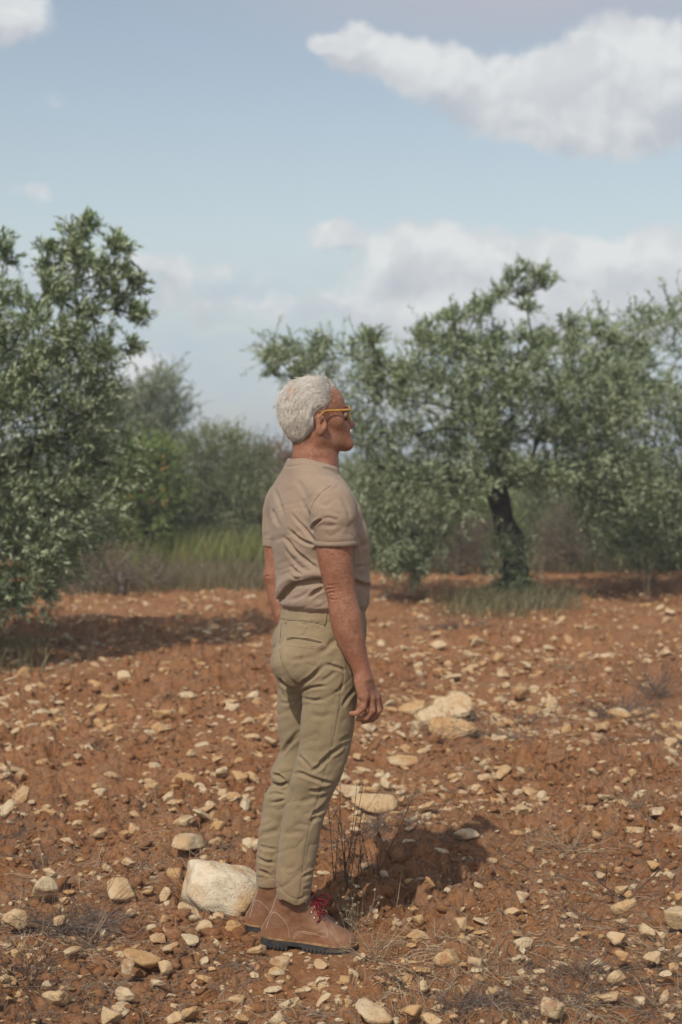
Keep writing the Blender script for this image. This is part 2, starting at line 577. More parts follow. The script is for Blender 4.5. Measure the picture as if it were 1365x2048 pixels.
M_OLIVE = leaf_material("olive_leaf", (.145, .218, .082), (.47, .54, .35))
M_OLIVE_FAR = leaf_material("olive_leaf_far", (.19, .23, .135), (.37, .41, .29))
M_SCRUB = leaf_material("scrub_leaf", (.205, .245, .115), (.29, .32, .18))
M_GREEN = leaf_material("green_leaf", (.17, .25, .065), (.26, .33, .12))
M_RUSSET = leaf_material("russet_leaf", (.26, .155, .105), (.29, .19, .13))
M_DRYBUSH = leaf_material("dry_twig_leaf", (.23, .185, .125), (.26, .215, .155), ny=.0)
M_BARK = simple_mat("olive_bark", (.075, .060, .046), .95, .15, .4, 22, (.032, .026, .021), .02)
M_TWIG = simple_mat("grey_twig", (.15, .125, .10), .9, .2, .3, 20)
M_ORANGE = simple_mat("orange_fruit", (.45, .25, .07), .5, .4, .1, 20)

def in_poly(px, py, poly):
    x, y = np.asarray(px), np.asarray(py)
    r = np.zeros(len(x), bool)
    p = np.asarray(poly, float)
    for (x0, y0), (x1, y1) in zip(p, np.roll(p, -1, 0)):
        c = (y0 > y) != (y1 > y)
        r ^= c & (x < (x1 - x0) * (y - y0) / (y1 - y0 + 1e-12) + x0)
    return r

def fill_clumps(poly, Y, n, depth, mind, g):
    """clump centres (x, y, z) that fill an outline given in photograph pixels at distance Y, with real depth"""
    poly = np.asarray(poly, float)
    lo, hi = poly.min(0), poly.max(0)
    ctr = (lo + hi) / 2
    pts = []
    cand = g.uniform(lo, hi, (n * 60, 2))
    cand = cand[in_poly(cand[:, 0], cand[:, 1], poly)]
    half = (hi - lo) / 2
    for c in cand:
        e = 1 - ((c[0] - ctr[0]) / half[0]) ** 2
        d = depth * math.sqrt(max(e, .12)) * (.75 + .25 * math.sqrt(max(0, 1 - ((c[1] - ctr[1]) / half[1]) ** 2)))
        yy = Y + d * g.uniform(-1, 1)
        p = PT(c[0], c[1], Y)      # laid out in the tree's own plane, then moved in depth
        p[1] = yy
        if all((p[0] - q[0]) ** 2 + (p[1] - q[1]) ** 2 + (p[2] - q[2]) ** 2 > mind ** 2 for q in pts):
            pts.append(p)
            if len(pts) >= n: break
    return pts

def norm(a):
    return a / (np.linalg.norm(a, axis=-1, keepdims=True) + 1e-9)

def leaves_for(clumps, radii, centre, g, ntw, nl, ll, lw, up=.35, out=.6, droop=.0, twig_len=1.25):
    """leaf blades along twigs that spread from every clump; returns verts, faces, rnd, twig segments"""
    C = np.repeat(np.asarray(clumps), ntw, 0); R = np.repeat(np.asarray(radii), ntw)
    n = len(C)
    o = norm(C - np.asarray(centre))
    d = norm(norm(g.normal(size=(n, 3))) + out * o + np.array([0, 0, 1.0]) * (up - droop * g.uniform(0, 1, (n, 1)) * 2) + np.array([.16, 0, .08]))
    start = C + g.normal(size=(n, 3)) * (R * .33)[:, None]
    L = R * twig_len * g.uniform(.45, 1.15, n)
    bend = norm(g.normal(size=(n, 3))) * .35 + np.array([0, 0, -.15])
    t = (np.arange(nl) + .6)[None, :] / nl * g.uniform(.85, 1.0, (n, 1)) + g.uniform(-.02, .02, (n, nl))
    pos = start[:, None] + d[:, None] * (t * L[:, None])[..., None] + bend[:, None] * (t ** 2 * L[:, None])[..., None]
    td = norm(d[:, None] + 2 * bend[:, None] * t[..., None])
    pr = norm(np.cross(td, g.normal(size=(n, nl, 3))))
    ld = norm(td * g.uniform(.5, 1.1, (n, nl, 1)) + pr * .62 + np.array([.12, 0, .22]))
    pos = pos.reshape(-1, 3); ld = ld.reshape(-1, 3)
    m = len(pos)
    side = norm(np.cross(ld, norm(g.normal(size=(m, 3)) + np.array([0, 0, 1.3]))))
    nor = np.cross(side, ld)
    ln = ll * g.uniform(.65, 1.2, m)[:, None]; wd = lw * g.uniform(.75, 1.2, m)[:, None] / 2
    a = pos; b = pos + ld * ln * .45 + side * wd + nor * wd * .25; c = pos + ld * ln - nor * ln * .06; e = pos + ld * ln * .45 - side * wd + nor * wd * .25
    V = np.stack([a, b, c, e], 1).reshape(-1, 3)
    i = np.arange(m) * 4
    F = np.concatenate([np.stack([i, i + 2, i + 1], 1), np.stack([i, i + 3, i + 2], 1)])
    # each sprig has its own tone, each leaf a little of its own
    tone = np.clip(np.repeat(g.uniform(.15, .85, n), nl) + g.normal(0, .16, m), 0, 1)
    rnd = np.repeat(tone, 4)
    tw = (start, start + d * (L * .55)[:, None] + bend * (L * .3)[:, None], start + d * L[:, None] + bend * L[:, None])
    return V, F, rnd, tw

def skeleton(root_path, targets, g, jit=.05, trunk_bias=1.0):
    """limbs that join every clump to the trunk; returns node positions, parents, flags"""
    P = [np.array(p, float) for p in root_path]; par = [-1] + list(range(len(root_path) - 1))
    rd = [0.0]
    for i in range(1, len(P)): rd.append(rd[-1] + np.linalg.norm(P[i] - P[i - 1]))
    top = P[-1]
    forkfrom = max(1, len(root_path) - 3)
    order = sorted(range(len(targets)), key=lambda i: np.linalg.norm(targets[i] - top))
    tips = []
    for i in order:
        c = targets[i]
        A = np.array(P[forkfrom:]); dr = np.array(rd[forkfrom:])
        cost = np.linalg.norm(A - c, axis=1) * 1.0 + dr * .28
        j = int(np.argmin(cost)) + forkfrom
        L = np.linalg.norm(c - P[j])
        ns = max(1, int(L / .22))
        prev = j
        for s in range(1, ns + 1):
            f = s / ns
            q = P[j] * (1 - f) + c * f + np.array([0, 0, -.10 * L * math.sin(math.pi * f) * g.uniform(-.6, 1)])
            if s < ns: q = q + g.normal(size=3) * jit
            P.append(q); par.append(prev); rd.append(rd[prev] + L / ns); prev = len(P) - 1
        tips.append(prev)
    return np.array(P), par, tips

def limb_mesh(P, par, r_tip, r_base, twigs=None, k=7, g=None, trunk_n=0):
    n = len(P)
    w = np.zeros(n)
    kids = [0] * n
    for i in range(n):
        if par[i] >= 0: kids[par[i]] += 1
    for i in range(n - 1, -1, -1):
        if kids[i] == 0: w[i] = max(w[i], 1.0)
        if par[i] >= 0: w[par[i]] += w[i]
    r = r_tip * w ** .46
    r = r * min(1.0, r_base / r[max(0, trunk_n - 1)] if trunk_n else r_base / r[0])
    r = np.maximum(r, r_tip)
    if trunk_n:
        for i in range(trunk_n): r[i] = max(r[i], r_base * (1.45 - .45 * min(1, i / max(1, trunk_n - 1) * 1.6)))
    mb = MB()
    done = set()
    # chains
    children = {}
    for i in range(n):
        children.setdefault(par[i], []).append(i)
    stack = [(None, 0)]
    while stack:
        a, b = stack.pop()
        chain = [a] if a is not None else []
        cur = b
        while True:
            chain.append(cur)
            ch = children.get(cur, [])
            if not ch: break
            ch = sorted(ch, key=lambda q: -w[q])
            for o in ch[1:]: stack.append((cur, o))
            cur = ch[0]
        if len(chain) > 1:
            rr = np.array([r[q] for q in chain])
            if a is not None: rr[0] = min(rr[0], rr[1] * 1.25)
            pts = P[chain]
            m = max(len(chain), min(60, len(chain) * 2))
            tt = np.linspace(0, len(chain) - 1, m)
            pp = smooth_path(pts, m); r2 = np.interp(tt, np.arange(len(chain)), rr)
            if g is not None:
                r2 = r2 * (1 + .10 * np.sin(tt * 3.1 + 1.3 * b))
            mb.tube(pp, r2, k if rr.max() > .02 else 4, cap=rr.max() > .02)
    if twigs is not None:
        s, mdl, e = twigs
        mb.tubes(np.stack([s, mdl, e], 1), np.tile([.0022, .0017, .0009], (len(s), 1)), 3)
    return mb

def make_tree(name, label, cat, base, trunk, clumps, radii, mat, seed, ntw, nl, ll, lw, r_base, group=None, up=.35, droop=0, twigs=True, r_tip=.006, bark=None, extra=None, out=.6, twig_len=1.25, crown='crown', stem='trunk'):
    g = np.random.default_rng(seed)
    clumps = np.array(clumps)
    ctr = clumps.mean(0); ctr[2] = clumps[:, 2].min() * .6 + clumps[:, 2].mean() * .4
    root = empty(name, base, label, cat, group)
    V, F, rnd, tw = leaves_for(clumps, radii, ctr, g, ntw, nl, ll, lw, up, out, droop, twig_len)
    me = mesh_np(crown, V, [F], [mat])
    point_attr(me, 'rnd', rnd)
    tag(link(crown, me, root), kind='stuff')
    P, par, tips = skeleton(trunk, clumps, g)
    mb = limb_mesh(P, par, r_tip, r_base, tw if twigs else None, 9, g, len(trunk))
    link(stem, mb.mesh(stem, bark or M_BARK), root)
    return root

def gz(x, y): return float(H(x, y)[0])

def plant_trees():
    g = np.random.default_rng(21)
    # the olive with the bare trunk, right of the man
    Y = 17.2
    poly = [(548, 720), (565, 706), (600, 716), (650, 696), (688, 725), (722, 678), (755, 684), (800, 716), (835, 680), (868, 632), (905, 618), (950, 622), (985, 640),
            (1015, 630), (1060, 665), (1090, 685), (1130, 648), (1175, 644), (1215, 664), (1255, 680), (1268, 760), (1262, 860), (1275, 960), (1240, 1040), (1160, 1055), (1110, 985), (1060, 960), (1030, 975),
            (985, 960), (930, 985), (885, 1070), (835, 1140), (770, 1120), (738, 1085), (725, 960), (700, 880), (660, 800), (600, 780), (565, 765)]
    cl = fill_clumps(poly, Y, 230, 1.15, .255, g)
    for q in cl: q[1] -= .35
    n0 = len(cl)
    for px, py, dy in ((1000, 590, 0), (1022, 562, .1), (1046, 545, 0), (1078, 560, -.1), (1092, 566, .1), (1050, 590, .2), (1055, 622, 0), (548, 712, .2), (545, 745, .1), (575, 700, -.1),
                       (640, 690, .1), (755, 1100, -.3), (790, 1120, -.5), (830, 1130, -.4), (735, 1060, 0)):
        p = PT(px, py, Y); p[1] += dy; cl.append(p)
    cl = [c for c in cl if c[2] > .25]
    rad = [.14 + .15 * g.random() for _ in cl]
    for k in range(n0, len(cl)): rad[k] = .13
    for k, py in enumerate(project(np.array(cl))[:, 1]): rad[k] = min(rad[k], .13) if py < 700 else rad[k]
    bx, by = ground(1022, 1196)
    base = np.array([bx, by, gz(bx, by) - .05])
    tr = [base, PT(1032, 1140, by), PT(1030, 1095, by), PT(1012, 1055, by), PT(1003, 1015, by), PT(996, 985, by), PT(992, 950, by - .05), PT(1005, 900, by)]
    make_tree("olive_tree", "broad silver-green olive tree with one dark leaning trunk, right of the man", "tree", base, tr, cl, rad, M_OLIVE, 31, 26, 15, .066, .0140, .115, 'olive trees of the grove', droop=.18, bark=M_BARK)
    # its neighbour behind, cut by the right edge
    Y = 19.6
    poly = [(1120, 660), (1175, 650), (1230, 640), (1290, 655), (1318, 640), (1350, 690), (1420, 700), (1500, 740), (1540, 860), (1500, 1000), (1420, 1075), (1340, 1085), (1290, 1075),
            (1235, 1098), (1190, 1090), (1180, 1040), (1140, 980), (1120, 860)]
    cl = fill_clumps(poly, Y, 150, 1.25, .29, g)
    for q in cl: q[1] -= .9
    rad = [.23 + .10 * g.random() for _ in cl]
    bx, by = ground(1450, 1170)
    base = np.array([bx, by, gz(bx, by) - .05])
    tr = [base, base + [0.03, 0, .35], base + [-.03, .05, .7], base + [-.1, 0, 1.0], base + [-.05, 0, 1.3]]
    make_tree("olive_tree", "olive tree with silvery sprays hanging low, cut off by the right edge", "tree", base, tr, cl, rad, M_OLIVE, 33, 25, 14, .070, .016, .11, 'olive trees of the grove', droop=.3, up=.15, twig_len=1.05)
    # the near olive on the left, hanging to the ground
    Y = 12.1
    poly = [(-420, 790), (-330, 640), (-200, 570), (-100, 550), (-30, 545), (20, 560), (55, 640), (85, 590), (118, 575), (130, 520), (152, 488), (172, 482), (182, 515), (203, 525),
            (214, 565), (234, 600), (220, 650), (234, 700), (210, 752), (215, 805), (193, 850), (208, 920), (224, 960), (200, 1020), (170, 1070), (140, 1105), (120, 1160),
            (80, 1185), (30, 1195), (-80, 1200), (-280, 1190), (-400, 1100), (-450, 930)]
    cl = fill_clumps(poly, Y, 330, 1.2, .215, g)
    n0 = len(cl)
    for px, py, dy in ((176, 448, 0), (160, 462, .1), (150, 480, 0), (222, 492, .1), (235, 500, 0), (243, 545, 0), (265, 570, .1), (262, 630, .1), (272, 632, .05), (8, 500, -.2), (14, 525, -.1), (100, 505, -.1), (90, 540, 0), (120, 520, .1), (262, 700, .0),
                       (252, 960, -.3), (262, 940, -.2), (258, 900, -.2), (60, 1190, -.6), (115, 1180, -.5), (20, 1195, -.7)):
        p = PT(px, py, Y); p[1] += dy; cl.append(p)
    cl = [c for c in cl if c[2] > .22]
    rad = [.13 + .12 * g.random() for _ in cl]
    for k in range(n0, len(cl)): rad[k] = .10
    for k, py in enumerate(project(np.array(cl))[:, 1]): rad[k] = min(rad[k], .12) if py < 640 else rad[k]
    bx, by = ground(-60, 1245)
    base = np.array([bx, by, gz(bx, by) - .05])
    tr = [base, base + [.04, .0, .3], base + [-.02, 0, .6], base + [.05, .05, .9], base + [.02, 0, 1.2]]
    make_tree("olive_tree", "tall dense olive tree at the left edge with boughs hanging down to the soil", "tree", base, tr, cl, rad, M_OLIVE, 35, 21, 15, .060, .0140, .12, 'olive trees of the grove', droop=.22)

    def shrub(name, label, cat, poly, Y, n, depth, mind, mat, seed, ntw, nl, ll, lw, foot, rr=(.2, .1), group='shrubs behind the grove', droop=.0, up=.5, bark=None):
        gg = np.random.default_rng(seed)
        cl = fill_clumps(poly, Y, n, depth, mind, gg)
        rad = [rr[0] + rr[1] * gg.random() for _ in cl]
        fx = PT(foot, 1000, Y)[0]
        base = np.array([fx, Y, gz(fx, Y) - .03])
        tr = [base, base + [.02, 0, .12], base + [0, .03, .25]]
        return make_tree(name, label, cat, base, tr, cl, rad, mat, seed, ntw, nl, ll, lw, .05, group, up=up, droop=droop, twigs=True, bark=bark or M_TWIG, crown='foliage', stem='stem')

    shrub("olive_tree", "pale hazy olive tree rising behind the left olive's edge", "tree", [(215, 830), (240, 795), (290, 785), (305, 755), (325, 752), (342, 795), (372, 825), (362, 860), (350, 880), (345, 940), (300, 1000), (235, 1000), (200, 900)], 27, 85, 1.0, .30, M_OLIVE_FAR, 41, 22, 14, .085, .022, 285, (.28, .1), 'olive trees of the grove')
    shrub("bush", "grey-green rounded bush left of the man's back", "bush", [(345, 925), (370, 885), (400, 890), (415, 858), (440, 868), (470, 880), (500, 888), (520, 912), (545, 940), (560, 980), (555, 1080), (345, 1090), (335, 980)], 24, 130, 1.1, .24, M_SCRUB, 43, 20, 13, .055, .018, 450, (.22, .1))
    shrub("bush", "leafy green bush with orange fruit beside the left olive", "bush", [(235, 930), (262, 890), (300, 880), (335, 900), (360, 960), (355, 1060), (250, 1080), (225, 1000)], 22, 70, .7, .2, M_GREEN, 45, 20, 12, .055, .024, 300, (.18, .08))
    shrub("bush", "russet dry bush showing behind the man's neck", "bush", [(490, 940), (515, 910), (545, 897), (575, 912), (610, 930), (620, 1000), (600, 1080), (500, 1080)], 26, 80, .8, .24, M_RUSSET, 47, 18, 12, .05, .016, 560, (.22, .1), up=.9)
    shrub("bush", "bright green bush seen behind the bare olive trunk", "bush", [(880, 1000), (910, 970), (950, 965), (985, 985), (1010, 1010), (1020, 1090), (900, 1105), (870, 1060)], 25, 70, .8, .24, M_GREEN, 49, 20, 12, .055, .022, 945, (.22, .1))
    shrub("bush", "grey-brown leafless bush left of the bare olive trunk", "bush", [(850, 1060), (880, 1035), (930, 1040), (975, 1060), (985, 1130), (850, 1140)], 21.5, 50, .6, .2, M_DRYBUSH, 51, 22, 8, .035, .007, 915, (.2, .1), up=.9)
    shrub("bush", "grey-brown leafless bush right of the bare olive trunk", "bush", [(1075, 1070), (1110, 1040), (1160, 1035), (1200, 1070), (1215, 1125), (1075, 1130)], 22, 55, .6, .2, M_DRYBUSH, 53, 22, 8, .035, .007, 1140, (.2, .1), up=.9)
    shrub("bush", "low vivid green bush under the tree at the right edge", "bush", [(1205, 1040), (1250, 1010), (1310, 1000), (1370, 1005), (1440, 1020), (1450, 1110), (1215, 1115)], 22.5, 80, .7, .22, M_GREEN, 55, 20, 12, .055, .022, 1320, (.2, .1))
    shrub("bush", "dark scrub bush between the man's chest and the olive trunk", "bush", [(690, 960), (730, 935), (790, 940), (850, 950), (880, 990), (890, 1100), (700, 1120)], 27, 90, 1.0, .26, M_SCRUB, 57, 20, 12, .06, .02, 790, (.26, .1))
    shrub("bush", "wide scrub bush closing the view right of the bare trunk", "bush", [(1000, 990), (1040, 960), (1110, 955), (1190, 950), (1260, 950), (1290, 1010), (1280, 1100), (1010, 1110)], 29, 120, 1.0, .28, M_SCRUB, 59, 18, 12, .065, .022, 1140, (.26, .1))
    shrub("bush", "brown brittle bush at the foot of the left olive", "bush", [(120, 1150), (160, 1120), (215, 1115), (250, 1105), (300, 1130), (345, 1140), (360, 1170), (150, 1185)], 18.2, 45, .8, .17, M_DRYBUSH, 61, 12, 8, .04, .008, 240, (.17, .08), up=1.0)
    shrub("bush", "brown scrub bush low behind the man's left elbow", "bush", [(440, 1050), (470, 985), (520, 980), (575, 1000), (640, 1010), (690, 1040), (700, 1130), (450, 1130)], 23, 80, .7, .22, M_SCRUB, 63, 18, 12, .05, .016, 560, (.2, .1))
    shrub("bush", "dull green scrub bush hidden low behind the left olive", "bush", [(-200, 1000), (-100, 930), (50, 900), (200, 930), (260, 1000), (260, 1120), (-200, 1130)], 22, 110, .9, .28, M_SCRUB, 65, 18, 12, .065, .022, 60, (.26, .1))
    for q, (x0, x1, yt, yy) in enumerate(((-160, 130, 915, 33), (120, 420, 925, 34), (400, 640, 925, 33), (620, 880, 930, 32), (840, 1100, 920, 34), (1080, 1330, 925, 33), (1290, 1560, 910, 34))):
        lab = ("at the far left behind the big olive", "behind the pale hazy olive", "behind the russet bush", "behind the man's chest", "behind the leaning trunk", "behind the gap between the right-hand olives", "at the far right edge")[q]
        xm = (x0 + x1) / 2
        shrub("hedge", "low far hedge " + lab, "hedge", [(x0, 1010), (x0 + 30, yt + 20), (xm - 60, yt + 5), (xm, yt + 14), (xm + 70, yt), (x1 - 30, yt + 18), (x1, 1000), (x1, 1085), (x0, 1085)], yy, 50, .8, .40, M_SCRUB, 80 + q, 15, 12, .085, .036, xm, (.28, .1), 'hedges behind the grove')
    # orange fruit on the green bush
    mb = MB()
    gg = np.random.default_rng(9)
    for q in range(16):
        p = PT(gg.uniform(262, 345), gg.uniform(905, 1010), 22 - gg.uniform(.5, .85))
        me = None
        th = np.linspace(0, 2 * math.pi, 7)
        r = .016
        mb.tube(np.array([p + [0, 0, -r], p + [0, 0, -.5 * r], p + [0, 0, .5 * r], p + [0, 0, r]]), np.array([.3, .95, .95, .3]) * r, 6)
    bushes = [o for o in COL.objects if o.get('label', '').startswith('leafy green bush with orange')]
    tag(link('fruit', mb.mesh('fruit', M_ORANGE), bushes[0]), kind='stuff')

plant_trees(); tick("trees")

# ------------------------------------------------------------------ grasses
def blade_mesh(name, spots, g, hgt, wid, lean, mat, per=1, spread=.1):
    """bent grass blades, three quads each"""
    S = np.repeat(np.asarray(spots), per, 0)
    n = len(S)
    xy = S[:, :2] + g.normal(size=(n, 2)) * spread
    z = S[:, 2] if S.shape[1] > 2 else H(xy[:, 0], xy[:, 1])
    a = g.uniform(0, 2 * math.pi, n); d = np.stack([np.cos(a), np.sin(a), 0 * a], 1); s = np.stack([-np.sin(a + .6), np.cos(a + .6), 0 * a], 1)
    h = hgt * g.uniform(.45, 1.15, n); l = lean * g.uniform(.1, 1.0, n) * h; w = wid * g.uniform(.6, 1.3, n) / 2
    b = np.stack([xy[:, 0], xy[:, 1], z - .01], 1)
    V = []
    for t, ww in ((0, 1.0), (.4, .9), (.75, .6), (1.0, .08)):
        c = b + d * (l * t * t)[:, None] + np.array([0, 0, 1.0]) * (h * (t - .25 * t * t * lean))[:, None]
        V += [c - s * (w * ww)[:, None], c + s * (w * ww)[:, None]]
    V = np.stack(V, 1).reshape(-1, 3)
    i = np.arange(n)[:, None] * 8
    F = np.concatenate([i + np.array([0, 1, 3, 2]), i + np.array([2, 3, 5, 4]), i + np.array([4, 5, 7, 6])])
    me = mesh_np(name, V, [F], [mat])
    point_attr(me, 'rnd', np.repeat(g.random(n), 8))
    return me

M_GRASS = leaf_material("tall_grass", (.27, .30, .095), (.28, .31, .11), (.38, .33, .15), .25)
M_BROWNGRASS = leaf_material("brown_grass", (.19, .16, .09), (.20, .17, .10), (.20, .20, .09), .2)
M_STRAWGRASS = leaf_material("straw_grass", (.20, .165, .085), (.21, .18, .10), (.12, .13, .05), .25)

M_TUFT = leaf_material("pale_grass", (.19, .20, .10), (.20, .21, .11), (.30, .25, .14), .45)

def plant_grass():
    g = np.random.default_rng(77)
    def area(px0, px1, py0, py1, n):
        return ground_many(g.uniform(px0, px1, n), g.uniform(py0, py1, n))
    s = area(240, 600, 1112, 1152, 5200)
    tag(link("tall_grass", blade_mesh("tall_grass", s, g, .70, .010, .55, M_GRASS, 1, .1)), "tall green grass standing in a strip behind the field, left of the man", "grass", kind='stuff')
    s = area(110, 580, 1140, 1184, 4600)
    tag(link("dry_grass", blade_mesh("dry_grass", s, g, .40, .009, .7, M_BROWNGRASS, 1, .12)), "brown dry grass along the far edge of the field", "grass", kind='stuff')
    s = area(700, 1440, 1128, 1146, 3800)
    tag(link("dry_grass", blade_mesh("dry_grass", s, g, .34, .009, .7, M_BROWNGRASS, 1, .15)), "thin straw grass under the olives on the right", "grass", kind='stuff')
    s = np.concatenate([area(900, 1120, 1196, 1228, 420), area(960, 1070, 1190, 1236, 260), area(870, 1160, 1200, 1222, 120)])
    tag(link("tall_grass", blade_mesh("tall_grass", s, g, .34, .007, 1.0, M_TUFT, 1, .1)), "pale green grass growing round the foot of the leaning olive trunk", "grass", kind='stuff')
    s = np.concatenate([area(900, 1130, 1200, 1238, 700), area(860, 1170, 1196, 1230, 250)])
    tag(link("dry_grass", blade_mesh("dry_grass", s, g, .30, .007, .9, M_STRAWGRASS, 1, .1)), "straw-coloured grass mixed in round the leaning olive trunk", "grass", kind='stuff')
    s = area(-60, 90, 1285, 1345, 260)
    tag(link("dry_grass", blade_mesh("dry_grass", s, g, .26, .007, .5, M_STRAWGRASS, 1, .1)), "pale dry grass in the left olive's shadow", "grass", kind='stuff')
    # basal shoots round the trunk
    sp = []
    for _ in range(34):
        p = PT(g.uniform(985, 1065), g.uniform(1085, 1190), 17.0 + g.uniform(-.25, .2)); sp.append(p)
    V, F, rnd, tw = leaves_for(np.array(sp), [.16] * len(sp), np.array(sp).mean(0), g, 7, 12, .055, .014, .6, .5)
    me = mesh_np("sucker_shoots", V, [F], [M_OLIVE]); point_attr(me, 'rnd', rnd)
    trees = [o for o in COL.objects if o.get('label', '').startswith('broad silver-green')]
    tag(link("sucker_shoots", me, trees[0]), kind='stuff')
plant_grass(); tick("grass")
# ------------------------------------------------------------------ stones
def ico(sub):
    bm = bmesh.new()
    bmesh.ops.create_icosphere(bm, subdivisions=sub, radius=1.0)
    V = np.array([v.co[:] for v in bm.verts]); F = np.array([[v.index for v in f.verts] for f in bm.faces])
    bm.free()
    return V, F
ICO = {k: ico(k) for k in (1, 2, 3, 4, 5)}

def rock_shape(sub, g, nplanes=13, sharp=20, rough=.05, dims=(1, 1, .62)):
    """broken limestone: many cleavage planes with worn edges"""
    D, F = ICO[sub]
    D = norm(D)
    Nn = norm(g.normal(size=(nplanes, 3))); o = g.uniform(.50, 1.0, nplanes)
    q = np.maximum(D @ Nn.T, 1e-3) / o                       # 1/r for each plane
    inv = (np.mean(q ** sharp, 1) * nplanes) ** (1 / sharp)
    r = 1 / np.maximum(inv, .7)
    s = g.integers(0, 1000)
    r = r * (1 + rough * 2 * (fbm(D[:, 0] * 3 + D[:, 2] * 2 + 9, D[:, 1] * 3 - D[:, 2] * 1.7, s, 3) - .5))
    V = D * r[:, None]
    V = V / (np.abs(V).max(0) + 1e-6) * np.array(dims)
    return V, F

def stone_mesh(name, sub, g, mat, **k):
    V, F = rock_shape(sub, g, **k)
    return mesh_np(name, V, [F], [mat], smooth=True)

# px, py, width, height in the photograph, label (stones that stand out are told apart)
NOTABLE = [
 (380,1826,58,36,"ochre stone leaning on the lower left of the big pale boulder"),
 (87,1782,55,50,"blocky tan stone with a pointed top standing alone near the left edge"),
 (238,1782,72,38,"rounded orange-tan stone lying left of the big pale boulder"),
 (328,1795,34,36,"small whitish stone with a tilted face between the orange-tan stone and the boulder"),
 (349,1754,34,32,"pale stone just above the left shoulder of the big boulder"),
 (374,1692,76,40,"broad cream stone directly above the big boulder"),
 (431,1687,26,24,"little ochre stone at the right end of the broad cream stone above the boulder"),
 (372,1643,56,30,"smooth tan stone next above the broad cream stone"),
 (436,1654,32,22,"small cream stone right of the smooth tan stone, near the left trouser leg"),
 (269,1661,44,18,"flat low tan stone left of the smooth tan stone"),
 (33,1848,66,46,"big cream stone cut by the left edge beside the heap of grey twigs"),
 (282,1918,80,40,"long pale slab with a tan end lying below the left boot heel"),
 (254,1938,42,34,"square tan stone against the lower side of the long pale slab"),
 (328,1936,32,32,"cream wedge stone at the right end of the long pale slab"),
 (246,1987,54,36,"cracked pale stone with a soil-stained top, below the long slab"),
 (110,2002,52,32,"smooth oval beige stone in the lower left corner"),
 (92,1974,26,20,"grey rounded pebble just above the smooth oval beige stone"),
 (218,2036,60,42,"pointed pinkish-tan stone cut by the bottom edge, left"),
 (344,2042,42,28,"tan stone cut by the bottom edge, second from the left"),
 (141,1902,46,20,"pale flat stone poking out below the grey twigs on the left"),
 (28,1910,30,20,"small cream stone at the left edge below the twigs"),
 (320,1882,42,24,"lumpy tan stone between the long slab and the boulder"),
 (413,1859,44,34,"tilted grey-tan flake under the ochre leaning stone"),
 (380,1886,46,16,"thin tan flake lying flat below the ochre leaning stone"),
 (415,1906,34,20,"small tan chip in front of the left boot, over bare soil"),
 (469,1857,42,24,"cream stone touching the heel of the left boot"),
 (554,1946,36,24,"lone pale stone straight below the right boot heel"),
 (569,2013,28,28,"small upright tan stone near the bottom, below the lone pale stone"),
 (750,2028,86,46,"large rounded beige stone cut by the bottom edge below the boots"),
 (1109,2023,58,54,"large whitish egg-shaped stone with a dark twig across, bottom right"),
 (937,1674,56,28,"rounded brownish stone half inside the man's shadow at its far tip"),
 (775,1697,48,32,"grey stone lying in the man's shadow beside the dry stalks"),
 (742,1685,16,20,"small white upright stone at the foot of the dry stalks"),
 (1042,1794,44,22,"flat tan stone with a dark underside right of the man's shadow"),
 (1024,1828,38,20,"pale wedge below the flat tan stone right of the shadow"),
 (924,1856,34,36,"tall pale stone tipped over on the open soil right of the boot toe"),
 (896,1920,58,34,"pale bone-shaped stone on the soil right of the boot toe"),
 (950,1928,34,22,"cream stone immediately right of the bone-shaped stone"),
 (952,1951,38,28,"tan block immediately below the cream stone, lower right"),
 (819,1961,30,26,"round brown stone between dry straws, below the boot toe"),
 (847,1973,22,26,"narrow tan stone beside the round brown stone"),
 (1250,1815,54,38,"bright pale stone with a broken white face on the right"),
 (1239,1877,46,28,"domed grey-tan stone half sunk below the bright broken stone"),
 (1301,1864,42,28,"pale split stone near the right edge beside a standing chip"),
 (1196,1926,30,16,"small white flat stone below the domed grey-tan stone"),
 (1234,1956,42,24,"dusty tan stone sunk in the soil near the right lower corner"),
 (1219,1998,56,20,"long low white stone near the bottom right corner"),
 (1280,1661,56,22,"low tan stone with a flat top near the right edge"),
 (1352,1667,36,30,"cream stone cut by the right edge"),
 (1242,1615,50,26,"long pale stone pointing to the lower right, upper right field"),
 (896,1409,108,56,"big tan slab propped on other stones behind the man's hand"),
 (908,1449,88,46,"cream slab lying under the big tan slab behind the hand"),
 (826,1411,52,26,"flat ochre slab left of the big tan slab"),
 (834,1453,36,26,"small cream stone under the flat ochre slab"),
 (803,1516,60,18,"thin orange-tan flagstone lying below the slabs"),
 (734,1457,28,18,"white stone just under the man's fingertips"),
 (752,1606,92,46,"wide ochre rock with a dark hollow, right of the man's knees"),
 (703,1582,60,28,"pale rock against the back of the wide ochre rock"),
 (1157,1509,74,28,"pale broken slab in the middle of the right field"),
 (1242,1432,54,28,"light stone among grey twigs, right"),
 (880,1294,42,24,"round bright stone in the far stony band behind the forearm"),
 (218,1555,36,20,"pale rounded stone in the middle of the left field"),
 (201,1419,36,18,"light domed stone left, short of the tree shadow"),
 (503,1694,42,42,"ochre stone showing behind the left trouser leg"),
 (249,1355,30,26,"upright pale stone left, at the near edge of the tree shadow"),
]
